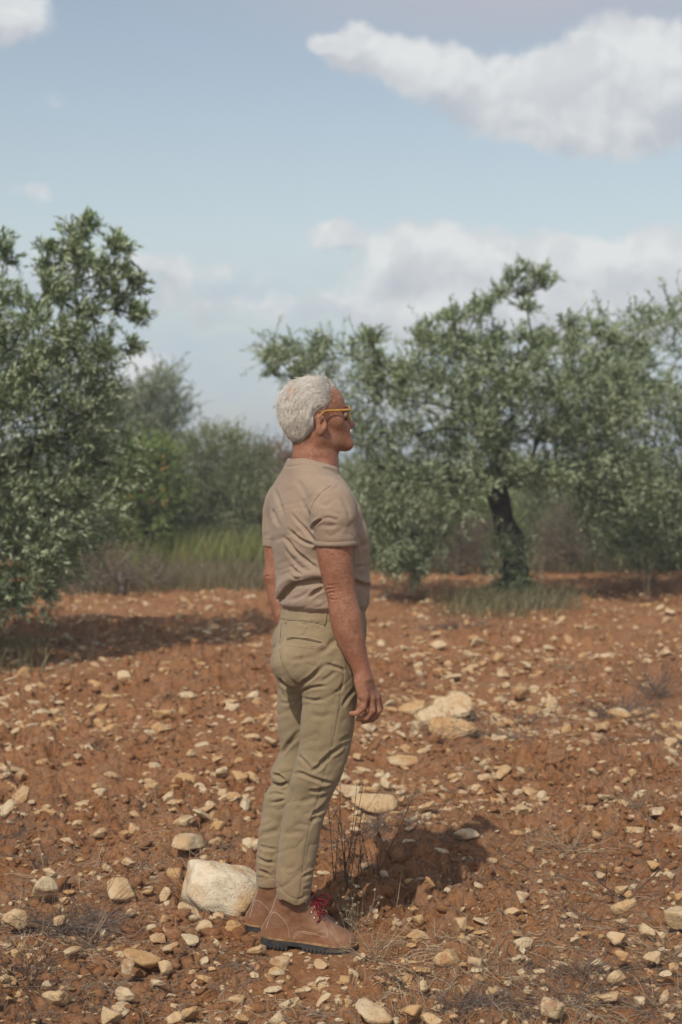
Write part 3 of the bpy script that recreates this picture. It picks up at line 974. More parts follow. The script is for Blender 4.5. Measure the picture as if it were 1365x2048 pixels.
MORE = [(308,1856,30,18),(328,1841,28,22),(87,1630,60,22),(131,1684,32,14),(231,1610,22,20),(962,1843,40,18),(1037,1868,28,12),(975,1746,34,14),(824,1767,32,18),
 (765,1820,30,12),(937,1722,26,18),(729,1734,28,18),(1193,1670,26,16),(1203,1643,22,18),(1170,1633,42,14),(1244,1779,30,20),(1360,1790,20,30),(1201,1750,24,18),
 (855,1612,40,20),(1080,1946,28,18),(832,1470,28,16),(973,1560,36,22),(929,1586,27,14),(995,1600,24,24),(1131,1460,24,20),(1032,1501,36,22),(873,1270,45,16),(957,1284,36,20),
 (1006,1270,30,18),(762,1314,45,20),(908,1355,40,12),(1114,1617,25,18),(187,1369,16,12),(200,1588,32,22),(382,1506,20,14),(102,1482,15,16),(85,1528,26,18),(444,1545,28,18),
 (467,1594,34,20),(300,1581,38,28),(400,1576,32,20),(328,1430,44,18),(369,1424,22,20),(23,1399,45,25),(31,1540,38,14),(167,1610,40,12),(415,1619,38,10),(451,1481,20,14),
 (503,1476,34,14),(538,1443,28,16),(402,1330,28,14),(1325,1868,16,30),(313,1968,35,14),(13,2000,25,12),(1060,1700,26,14),(1310,1730,30,14),(1150,1880,24,14),(1000,1980,26,16),
 (690,1965,26,24),(600,1985,22,14),(480,2040,36,18),(160,1955,18,12),(1330,1950,30,18),(640,1925,22,12)]
COMMON = "pale loose limestone stone, one of the many lying over the red soil"
GROUP = "loose limestone stones on the field"

def place_stones():
    g = np.random.default_rng(5)
    shapes = []
    for q in range(22):
        dims = (1, g.uniform(.6, .95), g.uniform(.40, .78))
        shapes.append((stone_mesh("stone", 4, g, M_ROCK, nplanes=int(g.integers(6, 11)), sharp=g.uniform(40, 90), rough=.10, dims=dims), dims))
    taken = []
    def put(x, y, w, h, label, sink=.25, zoff=0.0):
        """w, h: visible width and height in metres"""
        k = int(g.integers(0, len(shapes)))
        me, dims = shapes[k]
        o = bpy.data.objects.new("stone", me)
        COL.objects.link(o)
        a = w / 2 * 1.05
        asp = h / w
        zs = a * float(np.clip(asp * 1.05, .35, 1.15)) / dims[2]
        o.scale = (a, a, zs)
        o.rotation_euler = (g.normal(0, .16), g.normal(0, .16), g.choice([0, math.pi]) + g.normal(0, .45))
        o.location = (x, y + a * .3, float(H0(np.array([x]), np.array([y]))[0]) + zs * dims[2] * (1 - 2 * sink) + zoff)
        tag(o, label, "stone", GROUP)
        taken.append((x, y, a))
        return o
    def slab(px, py, w, h, dims, seed, tilt, label, lift):
        x, y = ground(px, py)
        s = y / FPX
        V, F = rock_shape(4, np.random.default_rng(seed), nplanes=9, sharp=40, rough=.06, dims=dims)
        o = link("stone", mesh_np("stone", V * (w * s / 2), [F], [M_ROCK]), loc=(x, y, float(H0(np.array([x]), np.array([y]))[0]) + lift))
        o.rotation_euler = tilt
        tag(o, label, "stone", GROUP); taken.append((x, y, w * s / 2))
    SLABS = ("big tan slab propped", "cream slab lying under", "flat ochre slab left", "wide ochre rock with", "thin orange-tan flagstone")
    def slab_outline(pts, tilt, thick, foot, seed, label):
        """a broken slab: its face traced from the photograph, leaning back by tilt degrees, with real thickness"""
        pts = np.array(pts, float)
        c = pts.mean(0)
        pts = c + (pts - c) * 1.14
        x, y = ground(c[0], foot)
        s = y / FPX
        view = math.atan2(CAMH, y)
        t = math.radians(tilt)
        u = (pts[:, 0] - c[0]) * s; v = (c[1] - pts[:, 1]) * s / math.sin(t + view)
        bm = bmesh.new()
        vs_ = [bm.verts.new((a, b, 0)) for a, b in zip(u, v)]
        f = bm.faces.new(vs_)
        r = bmesh.ops.extrude_face_region(bm, geom=[f])
        top = [e for e in r['geom'] if isinstance(e, bmesh.types.BMVert)]
        gg = np.random.default_rng(seed)
        for q in top:
            q.co.z -= thick * gg.uniform(.8, 1.2); q.co.x *= gg.uniform(.9, 1.02); q.co.y *= gg.uniform(.9, 1.02)
        bmesh.ops.recalc_face_normals(bm, faces=bm.faces)
        bmesh.ops.bevel(bm, geom=list(bm.edges), offset=thick * .16, segments=2, affect='EDGES')
        bmesh.ops.triangulate(bm, faces=bm.faces)
        for _ in range(3):
            bmesh.ops.subdivide_edges(bm, edges=[e for e in bm.edges if e.calc_length() > .018], cuts=1)
            bmesh.ops.triangulate(bm, faces=bm.faces)
        P = np.array([q.co[:] for q in bm.verts])
        d = (fbm(P[:, 0] * 22 + 5, P[:, 1] * 22 + P[:, 2] * 30, seed, 4) - .5) * thick * .45 + (fbm(P[:, 0] * 80, P[:, 1] * 80 + P[:, 2] * 60, seed + 5, 3) - .5) * thick * .14
        bm.normal_update()
        for q, k in zip(bm.verts, d): q.co += q.normal * float(k)
        me = bpy.data.meshes.new("stone"); bm.to_mesh(me); bm.free()
        me.polygons.foreach_set('use_smooth', np.full(len(me.polygons), True)); me.materials.append(M_ROCK)
        low = v.min() * math.sin(t)
        o = link("stone", me, loc=(x, y + abs(v.min()) * math.cos(t), float(H0(np.array([x]), np.array([y]))[0]) - low - .004))
        o.rotation_euler = (t, 0, 0)
        tag(o, label, "stone", GROUP); taken.append((x, y + .08, (u.max() - u.min()) / 2))
    slab_outline([(832, 1424), (862, 1412), (880, 1396), (905, 1384), (938, 1388), (948, 1410), (935, 1425), (905, 1431), (885, 1440), (852, 1441)], 42, .055, 1444, 4, "big tan slab propped on other stones behind the man's hand")
    slab_outline([(862, 1442), (890, 1432), (915, 1436), (945, 1444), (957, 1456), (930, 1466), (905, 1474), (880, 1472), (866, 1460)], 38, .05, 1474, 8, "cream slab lying under the big tan slab behind the hand")
    slab_outline([(800, 1415), (826, 1401), (852, 1402), (848, 1415), (828, 1424), (806, 1423)], 34, .035, 1424, 6, "flat ochre slab left of the big tan slab")
    slab_outline([(776, 1514), (800, 1509), (834, 1512), (836, 1522), (810, 1527), (784, 1522)], 20, .02, 1527, 10, "thin orange-tan flagstone lying below the slabs")
    slab(752, 1618, 100, 46, (1, .55, .36), 9, (math.radians(10), math.radians(6), .1), "wide ochre rock with a dark hollow, right of the man's knees", .03)
    for px, py, w, h, label in NOTABLE:
        if label.startswith(SLABS): continue
        x, y = ground(px, py + h * .38)
        s = y / FPX
        zo = {"big tan slab propped on other stones behind the man's hand": .07, "tilted": .0}.get(label, 0)
        if label.startswith("small chip"): zo = 0
        put(x, y, w * s, h * s, label, .15, zo)
    for px, py, w, h in MORE:
        x, y = ground(px, py + h * .38)
        s = y / FPX
        put(x, y, w * s, h * s, COMMON, .18)
    # the big boulder beside the boots
    D, Fb = ICO[5]
    D = norm(D)
    pl = np.array([(0.12, -.20, 1.0, .92), (-.5, -.5, .75, 1.02), (-1, -.15, .15, .96), (-.75, -.4, -.5, .95), (.0, -1, .10, .86), (.35, -.9, .45, .93), (-.45, -.9, .2, .95), (1, -.2, .2, 1.0), (.5, -.2, -1, .88), (-.2, 0, -1, .92),
                   (.3, 1, .2, .9), (-.4, 1, 0, .95), (0, .5, 1, .98), (.8, -.6, -.4, .98), (.65, -.1, .85, .98), (-.2, -.75, -.6, .98)])
    nn = norm(pl[:, :3]); q = np.maximum(D @ nn.T, 1e-3) / pl[:, 3]
    r = 1 / (np.sum(q ** 26, 1) ** (1 / 26))
    n = fbm(D[:, 0] * 3.1 + D[:, 2] * 2.2 + 4, D[:, 1] * 3 - D[:, 2] * 1.6, 77, 5) - .5
    n2 = fbm(D[:, 0] * 11 + D[:, 2] * 8, D[:, 1] * 11 - D[:, 2] * 7, 79, 4) - .5
    Vb = D * (r * (1 + .22 * n + .055 * n2))[:, None] * np.array([.128, .095, .097])
    Vb[:, 2] -= .10 * Vb[:, 0]
    x, y = ground(446, 1826)
    o = link("boulder", mesh_np("boulder", Vb, [Fb], [M_BOULDER]), loc=(x, y + .03, float(H0(np.array([x]), np.array([y]))[0]) + .062))
    o.rotation_euler = (0, math.radians(2), math.radians(4))
    tag(o, "biggest stone, a pale cream boulder with ochre stains right behind the boots", "boulder")
    taken.append((x, y + .06, .15))
    # countable smaller stones, then the uncountable rest
    def clear(x, y, r):
        if abs(x + .04) < .26 and abs(y - 4.9) < .16: return False
        return all((x - a) ** 2 + (y - b) ** 2 > (c * .9 + r) ** 2 for a, b, c in taken)
    want = 298 - len(taken)
    N = 6000
    PX, PY = g.uniform(-40, 1405, N), HOR + 240 + 900 * g.random(N) ** .8
    XY = ground_many(PX, PY)
    ok = fbm(XY[:, 0] * 1.4, XY[:, 1] * 1.4, 400, 3) > .38
    for q in range(N):
        if want <= 0: break
        if not ok[q]: continue
        x, y = XY[q]
        w = float(np.clip(g.lognormal(math.log(.045), .42), .024, .13)) * (1.25 if PY[q] < 1420 else 1)
        if w * FPX / y < 13 or not clear(x, y, w / 2): continue
        put(x, y, w, w * g.uniform(.4, .75), COMMON, g.uniform(.12, .34))
        want -= 1
    # the rest
    Vs, Fs, At = [], [], []
    protos = [rock_shape(2, g, 7, 40, .10, (1, g.uniform(.5, .95), g.uniform(.35, .75))) for _ in range(16)]
    chips = [rock_shape(1, g, 6, 30, .2, (1, g.uniform(.5, .95), g.uniform(.35, .75))) for _ in range(16)]
    def strew(protos, XY, Z, W, tilt):
        Vs, Fs, At = [], [], []; n = 0
        for (x, y), z, w in zip(XY, Z, W):
            V, F = protos[int(g.integers(0, len(protos)))]
            a = g.uniform(0, 6.28); ca, sa = math.cos(a), math.sin(a)
            X = V * np.array([w, w, w * g.uniform(.7, 1.2)])
            X = np.stack([X[:, 0] * ca - X[:, 1] * sa + x, X[:, 0] * sa + X[:, 1] * ca + y, X[:, 2] + X[:, 0] * g.normal(0, tilt) + z + w * .22 * g.uniform(-1.0, 1.1)], 1)
            Vs.append(X); Fs.append(F + n); n += len(X); At.append(np.full(len(X), g.random()))
        return Vs, Fs, At
    Vs, Fs, At = [], [], []; base = 0
    for num, lo, hi, wmed, sig, wmax, pw, thr in ((8200, 1240, 2180, .021, .50, .055, .85, .42), (8600, 1140, 1640, .042, .52, .15, 1.35, .40), (4200, 1142, 1460, .040, .50, .15, 1.0, .33)):
        XY = ground_many(g.uniform(-330, 1700, num), lo + (hi - lo) * g.random(num) ** pw)
        k = (fbm(XY[:, 0] * .9, XY[:, 1] * .9, 420, 4, .65) + g.normal(0, .05, len(XY)) > thr) & ~((np.abs(XY[:, 0] + .03) < .2) & (np.abs(XY[:, 1] - 4.88) < .09))
        for a, b, c in taken:      # the large stones lie clear
            if c > .11: k &= (XY[:, 0] - a) ** 2 + ((XY[:, 1] - b + .10) * .8) ** 2 > (c * 1.15) ** 2
        XY = XY[k]
        W = np.clip(g.lognormal(math.log(wmed), sig, len(XY)), .008, wmax) / 2
        big = W * FPX / XY[:, 1] > 11
        for sel, pr in ((big, protos), (~big, chips)):
            v, f, t = strew(pr, XY[sel], H(XY[sel, 0], XY[sel, 1]), W[sel], .2)
            Vs += v; Fs += [q + base for q in f]; At += t; base += sum(len(q) for q in v)
    V = np.concatenate(Vs)
    me = mesh_np("pebbles", V, [np.concatenate(Fs)], [M_ROCK], smooth=False); point_attr(me, 'rnd', np.concatenate(At))
    tag(link("pebbles", me), "small pale stones and pebbles strewn through the soil", "pebbles", kind='stuff')
    # loose clods of the same earth
    Vs, Fs, At = [], [], []; n = 0
    protos = [rock_shape(1, g, 9, 14, .75, (1, g.uniform(.6, 1), g.uniform(.5, .9))) for q in range(14)]
    XY = ground_many(g.uniform(-330, 1700, 22000), 1230 + 950 * g.random(22000) ** .85)
    XY = np.vstack([XY, ground_many(g.uniform(-330, 1700, 7500), 1230 + 500 * g.random(7500))])
    dens = fbm(XY[:, 0] * 1.6, XY[:, 1] * 1.6, 500, 3)
    XY = XY[(dens > .38) & ~((np.abs(XY[:, 0] + .02) < .2) & (np.abs(XY[:, 1] - 4.86) < .08))]
    Vs, Fs, At = strew(protos, XY, H(XY[:, 0], XY[:, 1]), np.clip(g.lognormal(math.log(.020), .60, len(XY)) * np.clip(XY[:, 1] / 6, .9, 1.8), .008, .085) / 2, .1)
    me = mesh_np("soil_clods", np.concatenate(Vs), [np.concatenate(Fs)], [M_SOIL], smooth=True)
    tag(link("soil_clods", me), "loose crumbly clods of red soil over the field", "soil", kind='stuff')

def tell_apart(name, base_label, noun, anchors):
    """the nearest plain stone (or weed) in each direction of a landmark gets a label that says so"""
    obs = [o for o in COL.objects if o.name.split('.')[0] == name and o.get('category')]
    Q = project(np.array([o.location[:] for o in obs]))
    done = set()
    for apx, apy, an, reach in anchors:
        for k, dn in enumerate(("right of", "below right of", "below", "below left of", "left of", "above left of", "above", "above right of")):
            d = Q - np.array([apx, apy])
            ang = (np.degrees(np.arctan2(d[:, 1], d[:, 0])) - 45 * k + 180) % 360 - 180
            dist = np.hypot(d[:, 0], d[:, 1])
            ok = (np.abs(ang) < 22.5) & (dist > 14)
            if not ok.any(): continue
            i = int(np.argmin(np.where(ok, dist, 1e9)))
            if dist[i] < reach and obs[i]['label'] == base_label and i not in done:
                obs[i]['label'] = "nearest %s %s %s" % (noun, dn, an); done.add(i)

place_stones()
tell_apart("stone", COMMON, "pale stone", [(444, 1779, "the big cream boulder", 260), (708, 1900, "the boot toe", 200), (896, 1425, "the big tan slab behind the hand", 200), (1109, 2023, "the large egg-shaped whitish stone", 200),
    (896, 1920, "the pale bone-shaped stone", 160), (1042, 1794, "the flat tan stone by the shadow", 160), (937, 1674, "the brownish stone at the shadow's tip", 160), (1250, 1815, "the bright broken-faced stone", 160),
    (87, 1782, "the blocky pointed tan stone", 160), (238, 1782, "the rounded orange-tan stone", 130), (282, 1918, "the long pale slab by the heels", 150), (110, 2002, "the smooth oval beige stone", 150),
    (752, 1606, "the wide ochre rock with the hollow", 170), (1157, 1509, "the pale broken slab", 180), (218, 1555, "the pale rounded stone of the left field", 180), (201, 1419, "the light domed stone", 180),
    (249, 1355, "the upright stone by the tree shadow", 200), (880, 1294, "the round bright stone of the far band", 200), (1280, 1661, "the low flat-topped tan stone", 150), (1242, 1432, "the light stone among grey twigs", 170),
    (750, 2028, "the large rounded beige stone", 160), (372, 1643, "the smooth tan stone above the boulder", 150)]); tick("stones")

# ------------------------------------------------------------------ dead weeds, twigs and straw
M_STRAW = simple_mat("straw", (.46, .36, .23), .85, .2, .2, 9, (.27, .20, .13))
M_GREYTWIG = simple_mat("dead_twig", (.20, .155, .125), .9, .2, .2, 9, (.10, .075, .06))
M_STALK = simple_mat("brown_stalk", (.14, .085, .06), .9, .2, .2, 9, (.085, .055, .042))
M_SEED = simple_mat("seed_head", (.33, .29, .20), .9, .2, .2, 60, (.12, .10, .07))

def weed_mesh(g, n, length, r, spread, up, forks=2, curve=.3, seeds=0):
    mb = MB(); ms = MB()
    a = g.uniform(0, 6.283, n); L = length * g.uniform(.5, 1.1, n)
    d = norm(np.stack([np.cos(a) * spread, np.sin(a) * spread, up * g.uniform(.5, 1.2, n)], 1))
    p = np.stack([g.normal(0, .012 + length * .06, n), g.normal(0, .012 + length * .06, n), np.full(n, -.01)], 1)
    pts = [p]
    for s in range(5):
        d = norm(d + g.normal(size=(n, 3)) * curve * .35 + np.array([0, 0, -.03 * (1 - up)]))
        p = p + d * (L / 5)[:, None]
        p[:, 2] = np.maximum(p[:, 2], .004)
        pts.append(p.copy())
    pts = np.stack(pts, 1)
    mb.tubes(pts, np.tile(np.linspace(r, r * .45, 6), (n, 1)), 3)
    tips = [pts[:, -1]]
    m = int(n * forks * .6)
    if m:
        i = g.integers(0, n, m); k = g.integers(1, 5, m)
        p0 = pts[i, k]
        dd = norm(norm(p0 - pts[i, k - 1]) + g.normal(size=(m, 3)) * .6)
        l2 = (L[i] * g.uniform(.15, .4, m))[:, None]
        p1 = p0 + dd * l2 * .5 + g.normal(size=(m, 3)) * .1 * l2; p2 = p1 + (dd + g.normal(size=(m, 3)) * .4) * l2 * .5
        p1[:, 2] = np.maximum(p1[:, 2], .004); p2[:, 2] = np.maximum(p2[:, 2], .004)
        mb.tubes(np.stack([p0, p1, p2], 1), np.tile([r * .6, r * .5, r * .3], (m, 1)), 3)
        tips.append(p2)
    if seeds:
        tips = np.concatenate(tips)
        q = tips[g.integers(0, len(tips), seeds)] + g.normal(size=(seeds, 3)) * .006
        rr = g.uniform(.0035, .0065, seeds)[:, None]
        z = np.array([0, 0, 1.0])
        ms.tubes(np.stack([q - z * rr, q - z * rr * .4, q + z * rr * .5, q + z * rr], 1), rr * np.array([.25, .9, .95, .3]), 6)
    return mb, ms

def place_weeds():
    g = np.random.default_rng(88)
    def weed(px, py, label, n, length, r, spread, up, mat, forks=2, curve=.3, seeds=0, group="dead weeds on the field", name="dry_weed", cat="dry weed"):
        x, y = ground(px, py)
        mb, ms = weed_mesh(g, n, length, r, spread, up, forks, curve, seeds)
        z = float(H(x, y)[0])
        o = empty(name, (x, y, z), label, cat, group)
        c = bpy.data.objects.new("stem", mb.mesh("stem", mat)); COL.objects.link(c); c.parent = o
        if len(ms.V):
            s = bpy.data.objects.new("seed_heads", ms.mesh("seed_heads", M_SEED)); COL.objects.link(s); s.parent = o; s['kind'] = 'stuff'
        return o
    # upright brown stalks in front of the shins
    weed(700, 1800, "tall upright bare brown stalks in front of the man's shins", 7, .46, .0021, .16, 1.0, M_STALK, 3, .10)
    weed(735, 1770, "thin dark stalks behind the tall upright ones, over the man's shadow", 7, .42, .0019, .2, 1.0, M_STALK, 3, .12)
    weed(715, 1862, "small straw-coloured seedy weed standing over the toe of the boot", 14, .17, .0013, .28, 1.0, M_STRAW, 3, .25, 40)
    weed(812, 1830, "single pale straw stalk rising from the man's shadow", 1, .22, .0015, .12, 1.0, M_STRAW, 0, .1)
    weed(720, 1690, "grey tangle of dead twigs beside the man's shins", 60, .19, .0013, .9, .55, M_GREYTWIG, 3, .5)
    weed(770, 1650, "grey twig tangle above the man's shadow", 60, .22, .0014, 1.0, .38, M_GREYTWIG, 3, .5)
    weed(880, 1660, "dark low twig mat at the far tip of the man's shadow", 60, .24, .0015, 1.0, .3, M_GREYTWIG, 3, .5)
    weed(700, 1740, "tangled grey twigs right behind the front of the trouser hem", 50, .14, .0012, .9, .5, M_GREYTWIG, 3, .5)
    weed(130, 1848, "largest heap of grey twigs, left of the boulder near the left edge", 120, .26, .0017, 1.0, .26, M_GREYTWIG, 3, .45)
    weed(190, 1870, "flattened grey twigs trailing right from the largest twig heap", 60, .22, .0015, 1.0, .16, M_GREYTWIG, 2, .4)
    weed(45, 1955, "dark sprawling twigs in the lower left corner", 60, .22, .0017, 1.0, .25, M_STALK, 2, .45)
    weed(230, 1925, "dark twigs across the long pale slab", 14, .26, .0017, 1.0, .12, M_STALK, 2, .35)
    weed(168, 1745, "single pale leaning straw stem left of the boulder", 1, .24, .0022, .25, 1.0, M_STRAW, 0, .08)
    weed(190, 1740, "thin brown stalk beside the pale leaning straw stem", 3, .24, .0012, .2, 1.0, M_STALK, 1, .12)
    weed(345, 1670, "pale bent stem leaning by the smooth tan stone", 1, .26, .002, .55, 1.0, M_STRAW, 0, .1)
    weed(535, 1345, "dry stalk with round dark seed heads behind the seat of the trousers", 7, .26, .0017, .9, .5, M_STALK, 3, .3, 26)
    weed(985, 1470, "sprawling dead weed with round seed heads over the slabs", 34, .34, .0018, 1.0, .30, M_GREYTWIG, 3, .4, 90)
    weed(1060, 1440, "grey sprawling weed right of the slabs", 50, .34, .0019, 1.0, .30, M_GREYTWIG, 3, .45, 20)
    weed(1230, 1420, "wide mat of grey dead twigs in the right field", 80, .46, .0022, 1.0, .28, M_GREYTWIG, 3, .45)
    weed(1310, 1390, "upright grey dead weed near the right edge, far", 50, .42, .0021, .7, .7, M_GREYTWIG, 3, .4)
    weed(1340, 1480, "grey twig tangle cut by the right edge", 50, .34, .0018, 1.0, .4, M_GREYTWIG, 3, .45)
    weed(920, 1255, "low dark brushwood at the near edge of the grass round the olive", 90, .46, .0032, 1.0, .22, M_GREYTWIG, 3, .4)
    weed(1075, 1735, "curved grey branch lying on the soil right of the shadow", 4, .22, .0032, 1.0, .05, M_GREYTWIG, 2, .5, name="fallen_branch", cat="branch")
    weed(1265, 1780, "dark bent twig arching over the soil near the right edge", 4, .22, .0028, .8, .45, M_STALK, 2, .5, name="fallen_branch", cat="branch")
    weed(980, 1905, "short dark broken branch beside the bone-shaped stone", 1, .12, .004, 1.0, .10, M_STALK, 1, .3, name="fallen_branch", cat="branch")
    weed(1060, 1780, "small grey stick pointing up beside the flat tan stone", 1, .09, .004, .8, .5, M_GREYTWIG, 0, .2, name="fallen_branch", cat="branch")
    weed(480, 1900, "long thin dark twig lying behind the boot heels", 5, .24, .0020, 1.0, .08, M_STALK, 2, .25, name="fallen_branch", cat="branch")
    weed(400, 1905, "dark forked twig lying left of the boots", 4, .2, .0020, 1.0, .08, M_STALK, 2, .25, name="fallen_branch", cat="branch")
    weed(1050, 2010, "grey flattened weed left of the egg-shaped stone", 50, .16, .0012, 1.0, .2, M_GREYTWIG, 3, .5)
    weed(960, 2030, "grey flattened weed at the bottom edge, centre right", 45, .15, .0012, 1.0, .2, M_GREYTWIG, 3, .5)
    weed(1345, 1900, "pale dry weed at the right edge, low", 40, .16, .0012, 1.0, .4, M_STRAW, 3, .5)
    weed(860, 1890, "straw weed lying right of the boot toe", 24, .2, .0013, 1.0, .35, M_STRAW, 2, .3)
    weed(720, 1990, "dry straws fanning out at the bottom, below the boot toe", 14, .2, .0015, 1.0, .5, M_STRAW, 1, .2)
    weed(1290, 1620, "loose straw weed in the right field above the cream stone", 40, .24, .0014, 1.0, .4, M_STRAW, 2, .4)
    weed(1130, 1700, "scattered straw weed in the middle of the right field", 40, .22, .0014, 1.0, .35, M_STRAW, 2, .4)
    weed(180, 1320, "tall thin dead stalk in the left tree's shadow", 4, .5, .0035, .15, 1.0, M_GREYTWIG, 1, .12)
    weed(1290, 1200, "tall pale dead stalk far right, before the tree shadow", 3, .75, .004, .15, 1.0, M_STRAW, 1, .1)
    label = "small thin dead weed among others on the open soil"
    for q in range(64):
        px = g.choice([g.uniform(0, 520), g.uniform(700, 1365), g.uniform(800, 1365)])
        py = g.uniform(1330, 2040)
        if 480 < px < 720 and py > 1400: continue
        weed(px, py, label, int(g.integers(5, 26)), g.uniform(.10, .26), .0013, g.uniform(.6, 1.0), g.uniform(.2, .9), [M_STRAW, M_GREYTWIG, M_GREYTWIG, M_STALK][int(g.integers(0, 4))], 2, .4, group="small dead weeds on the soil")
    # straw litter nobody could count
    n = 32000
    px = g.uniform(-300, 1660, n); py = 1215 + 865 * g.random(n) ** .9
    XY = ground_many(px, py)
    keep = fbm(XY[:, 0] * 1.5, XY[:, 1] * 1.5, 610, 4) + .10 * (XY[:, 0] > .1) > .45
    XY = XY[keep]; m = len(XY)
    a = g.uniform(0, 6.283, m); L = np.clip(g.lognormal(math.log(.05), .55, m), .015, .2)
    d = np.stack([np.cos(a), np.sin(a)], 1); s = np.stack([-np.sin(a), np.cos(a)], 1)
    w = g.uniform(.0004, .0010, m)
    V = []
    bend = g.normal(0, .09, m)
    for t in (-.5, -.15, .2, .5):
        c = XY + d * (L * t)[:, None] + s * (bend * L * (t * t))[:, None]
        z = H(c[:, 0], c[:, 1]) + .004 + np.maximum(0, g.normal(0, .006, m))
        for e in (-1, 1):
            q = c + s * (w * e)[:, None]
            V.append(np.stack([q[:, 0], q[:, 1], z + e * w * .8], 1))
    V = np.stack(V, 1).reshape(-1, 3)
    i = np.arange(m)[:, None] * 8
    F = np.concatenate([i + np.array([0, 1, 3, 2]), i + np.array([2, 3, 5, 4]), i + np.array([4, 5, 7, 6])])
    M_LIT = simple_mat("litter", (.33, .25, .165), .9, .15, .2, 1.7, (.14, .105, .08))
    tag(link("straw_litter", mesh_np("straw_litter", V, [F], [M_LIT])), "broken straw and bits of twig littering the soil", "litter", kind='stuff')

place_weeds()
tell_apart("dry_weed", "small thin dead weed among others on the open soil", "small dead weed", [(444, 1779, "the big cream boulder", 300), (896, 1425, "the big tan slab behind the hand", 260), (1109, 2023, "the large egg-shaped whitish stone", 220),
    (1042, 1794, "the flat tan stone by the shadow", 220), (1250, 1815, "the bright broken-faced stone", 220), (87, 1782, "the blocky pointed tan stone", 260), (1157, 1509, "the pale broken slab", 240), (218, 1555, "the pale rounded stone of the left field", 260), (1242, 1432, "the light stone among grey twigs", 220)]); tick("weeds")
# ------------------------------------------------------------------ the man
def ss(a, b, x):
    t = np.clip((x - a) / (b - a), 0, 1)
    return t * t * (3 - 2 * t)

def smin(a, b, k):
    h = np.clip(.5 + .5 * (b - a) / k, 0, 1)
    return b * (1 - h) + a * h - k * h * (1 - h)

def smax(a, b, k): return -smin(-a, -b, k)

def cone(P, a, b, r1, r2):
    a = np.asarray(a, np.float32); b = np.asarray(b, np.float32)
    ba = b - a
    h = np.clip(((P - a) @ ba) / ba.dot(ba), 0, 1)
    return np.linalg.norm(P - a - h[:, None] * ba, axis=1) - (r1 * (1 - h) + r2 * h)

def ell(P, c, r, R=None):
    q = P - np.asarray(c, np.float32)
    if R is not None: q = q @ np.asarray(R, np.float32)
    r = np.asarray(r, np.float32)
    k0 = np.linalg.norm(q / r, axis=1); k1 = np.linalg.norm(q / (r * r), axis=1)
    return k0 * (k0 - 1) / (k1 + 1e-9)

def sections(rows, a_deg, n=120):
    """rows (py, x_left, x_right, Y, ratio of width to depth) of the seen outline -> stacked elliptic sections of a body turned by a_deg"""
    a = math.radians(a_deg)
    out = []
    for py, xl, xr, Y, ratio in rows:
        p = PT((xl + xr) / 2, py, Y)
        hw = (xr - xl) / 2 * Y / FPX
        B = hw / math.sqrt((ratio * math.sin(a)) ** 2 + math.cos(a) ** 2)
        out.append((p[2], p[0], p[1], B * ratio, B))
    out = np.array(out)
    out = out[np.argsort(out[:, 0])]
    # smooth resampling over height
    z = np.linspace(out[0, 0], out[-1, 0], n)
    res = [z]
    for c in range(1, 5):
        y = out[:, c]; x = out[:, 0]
        m = np.gradient(y, x)
        i = np.clip(np.searchsorted(x, z) - 1, 0, len(x) - 2)
        h = x[i + 1] - x[i]; t = (z - x[i]) / h
        res.append((2 * t**3 - 3 * t**2 + 1) * y[i] + (t**3 - 2 * t**2 + t) * h * m[i] + (-2 * t**3 + 3 * t**2) * y[i + 1] + (t**3 - t**2) * h * m[i + 1])
    return np.array(res), a

def zloft(P, sec, off=0.0, n=2.3, cap=True):
    R, a = sec
    z = R[0]
    cx, cy, A, B = (np.interp(P[:, 2], z, R[i]) for i in range(1, 5))
    dx, dy = P[:, 0] - cx, P[:, 1] - cy
    lat = -math.sin(a) * dx + math.cos(a) * dy
    fwd = math.cos(a) * dx + math.sin(a) * dy
    A = np.maximum(A + off, .006); B = np.maximum(B + off, .006)
    u, v = np.abs(lat / A), np.abs(fwd / B)
    q = (u ** n + v ** n) ** (1 / n)
    d = (q - 1) * np.minimum(A, B)
    if cap: d = np.maximum(d, np.maximum(z[0] - P[:, 2], P[:, 2] - z[-1]))
    return d

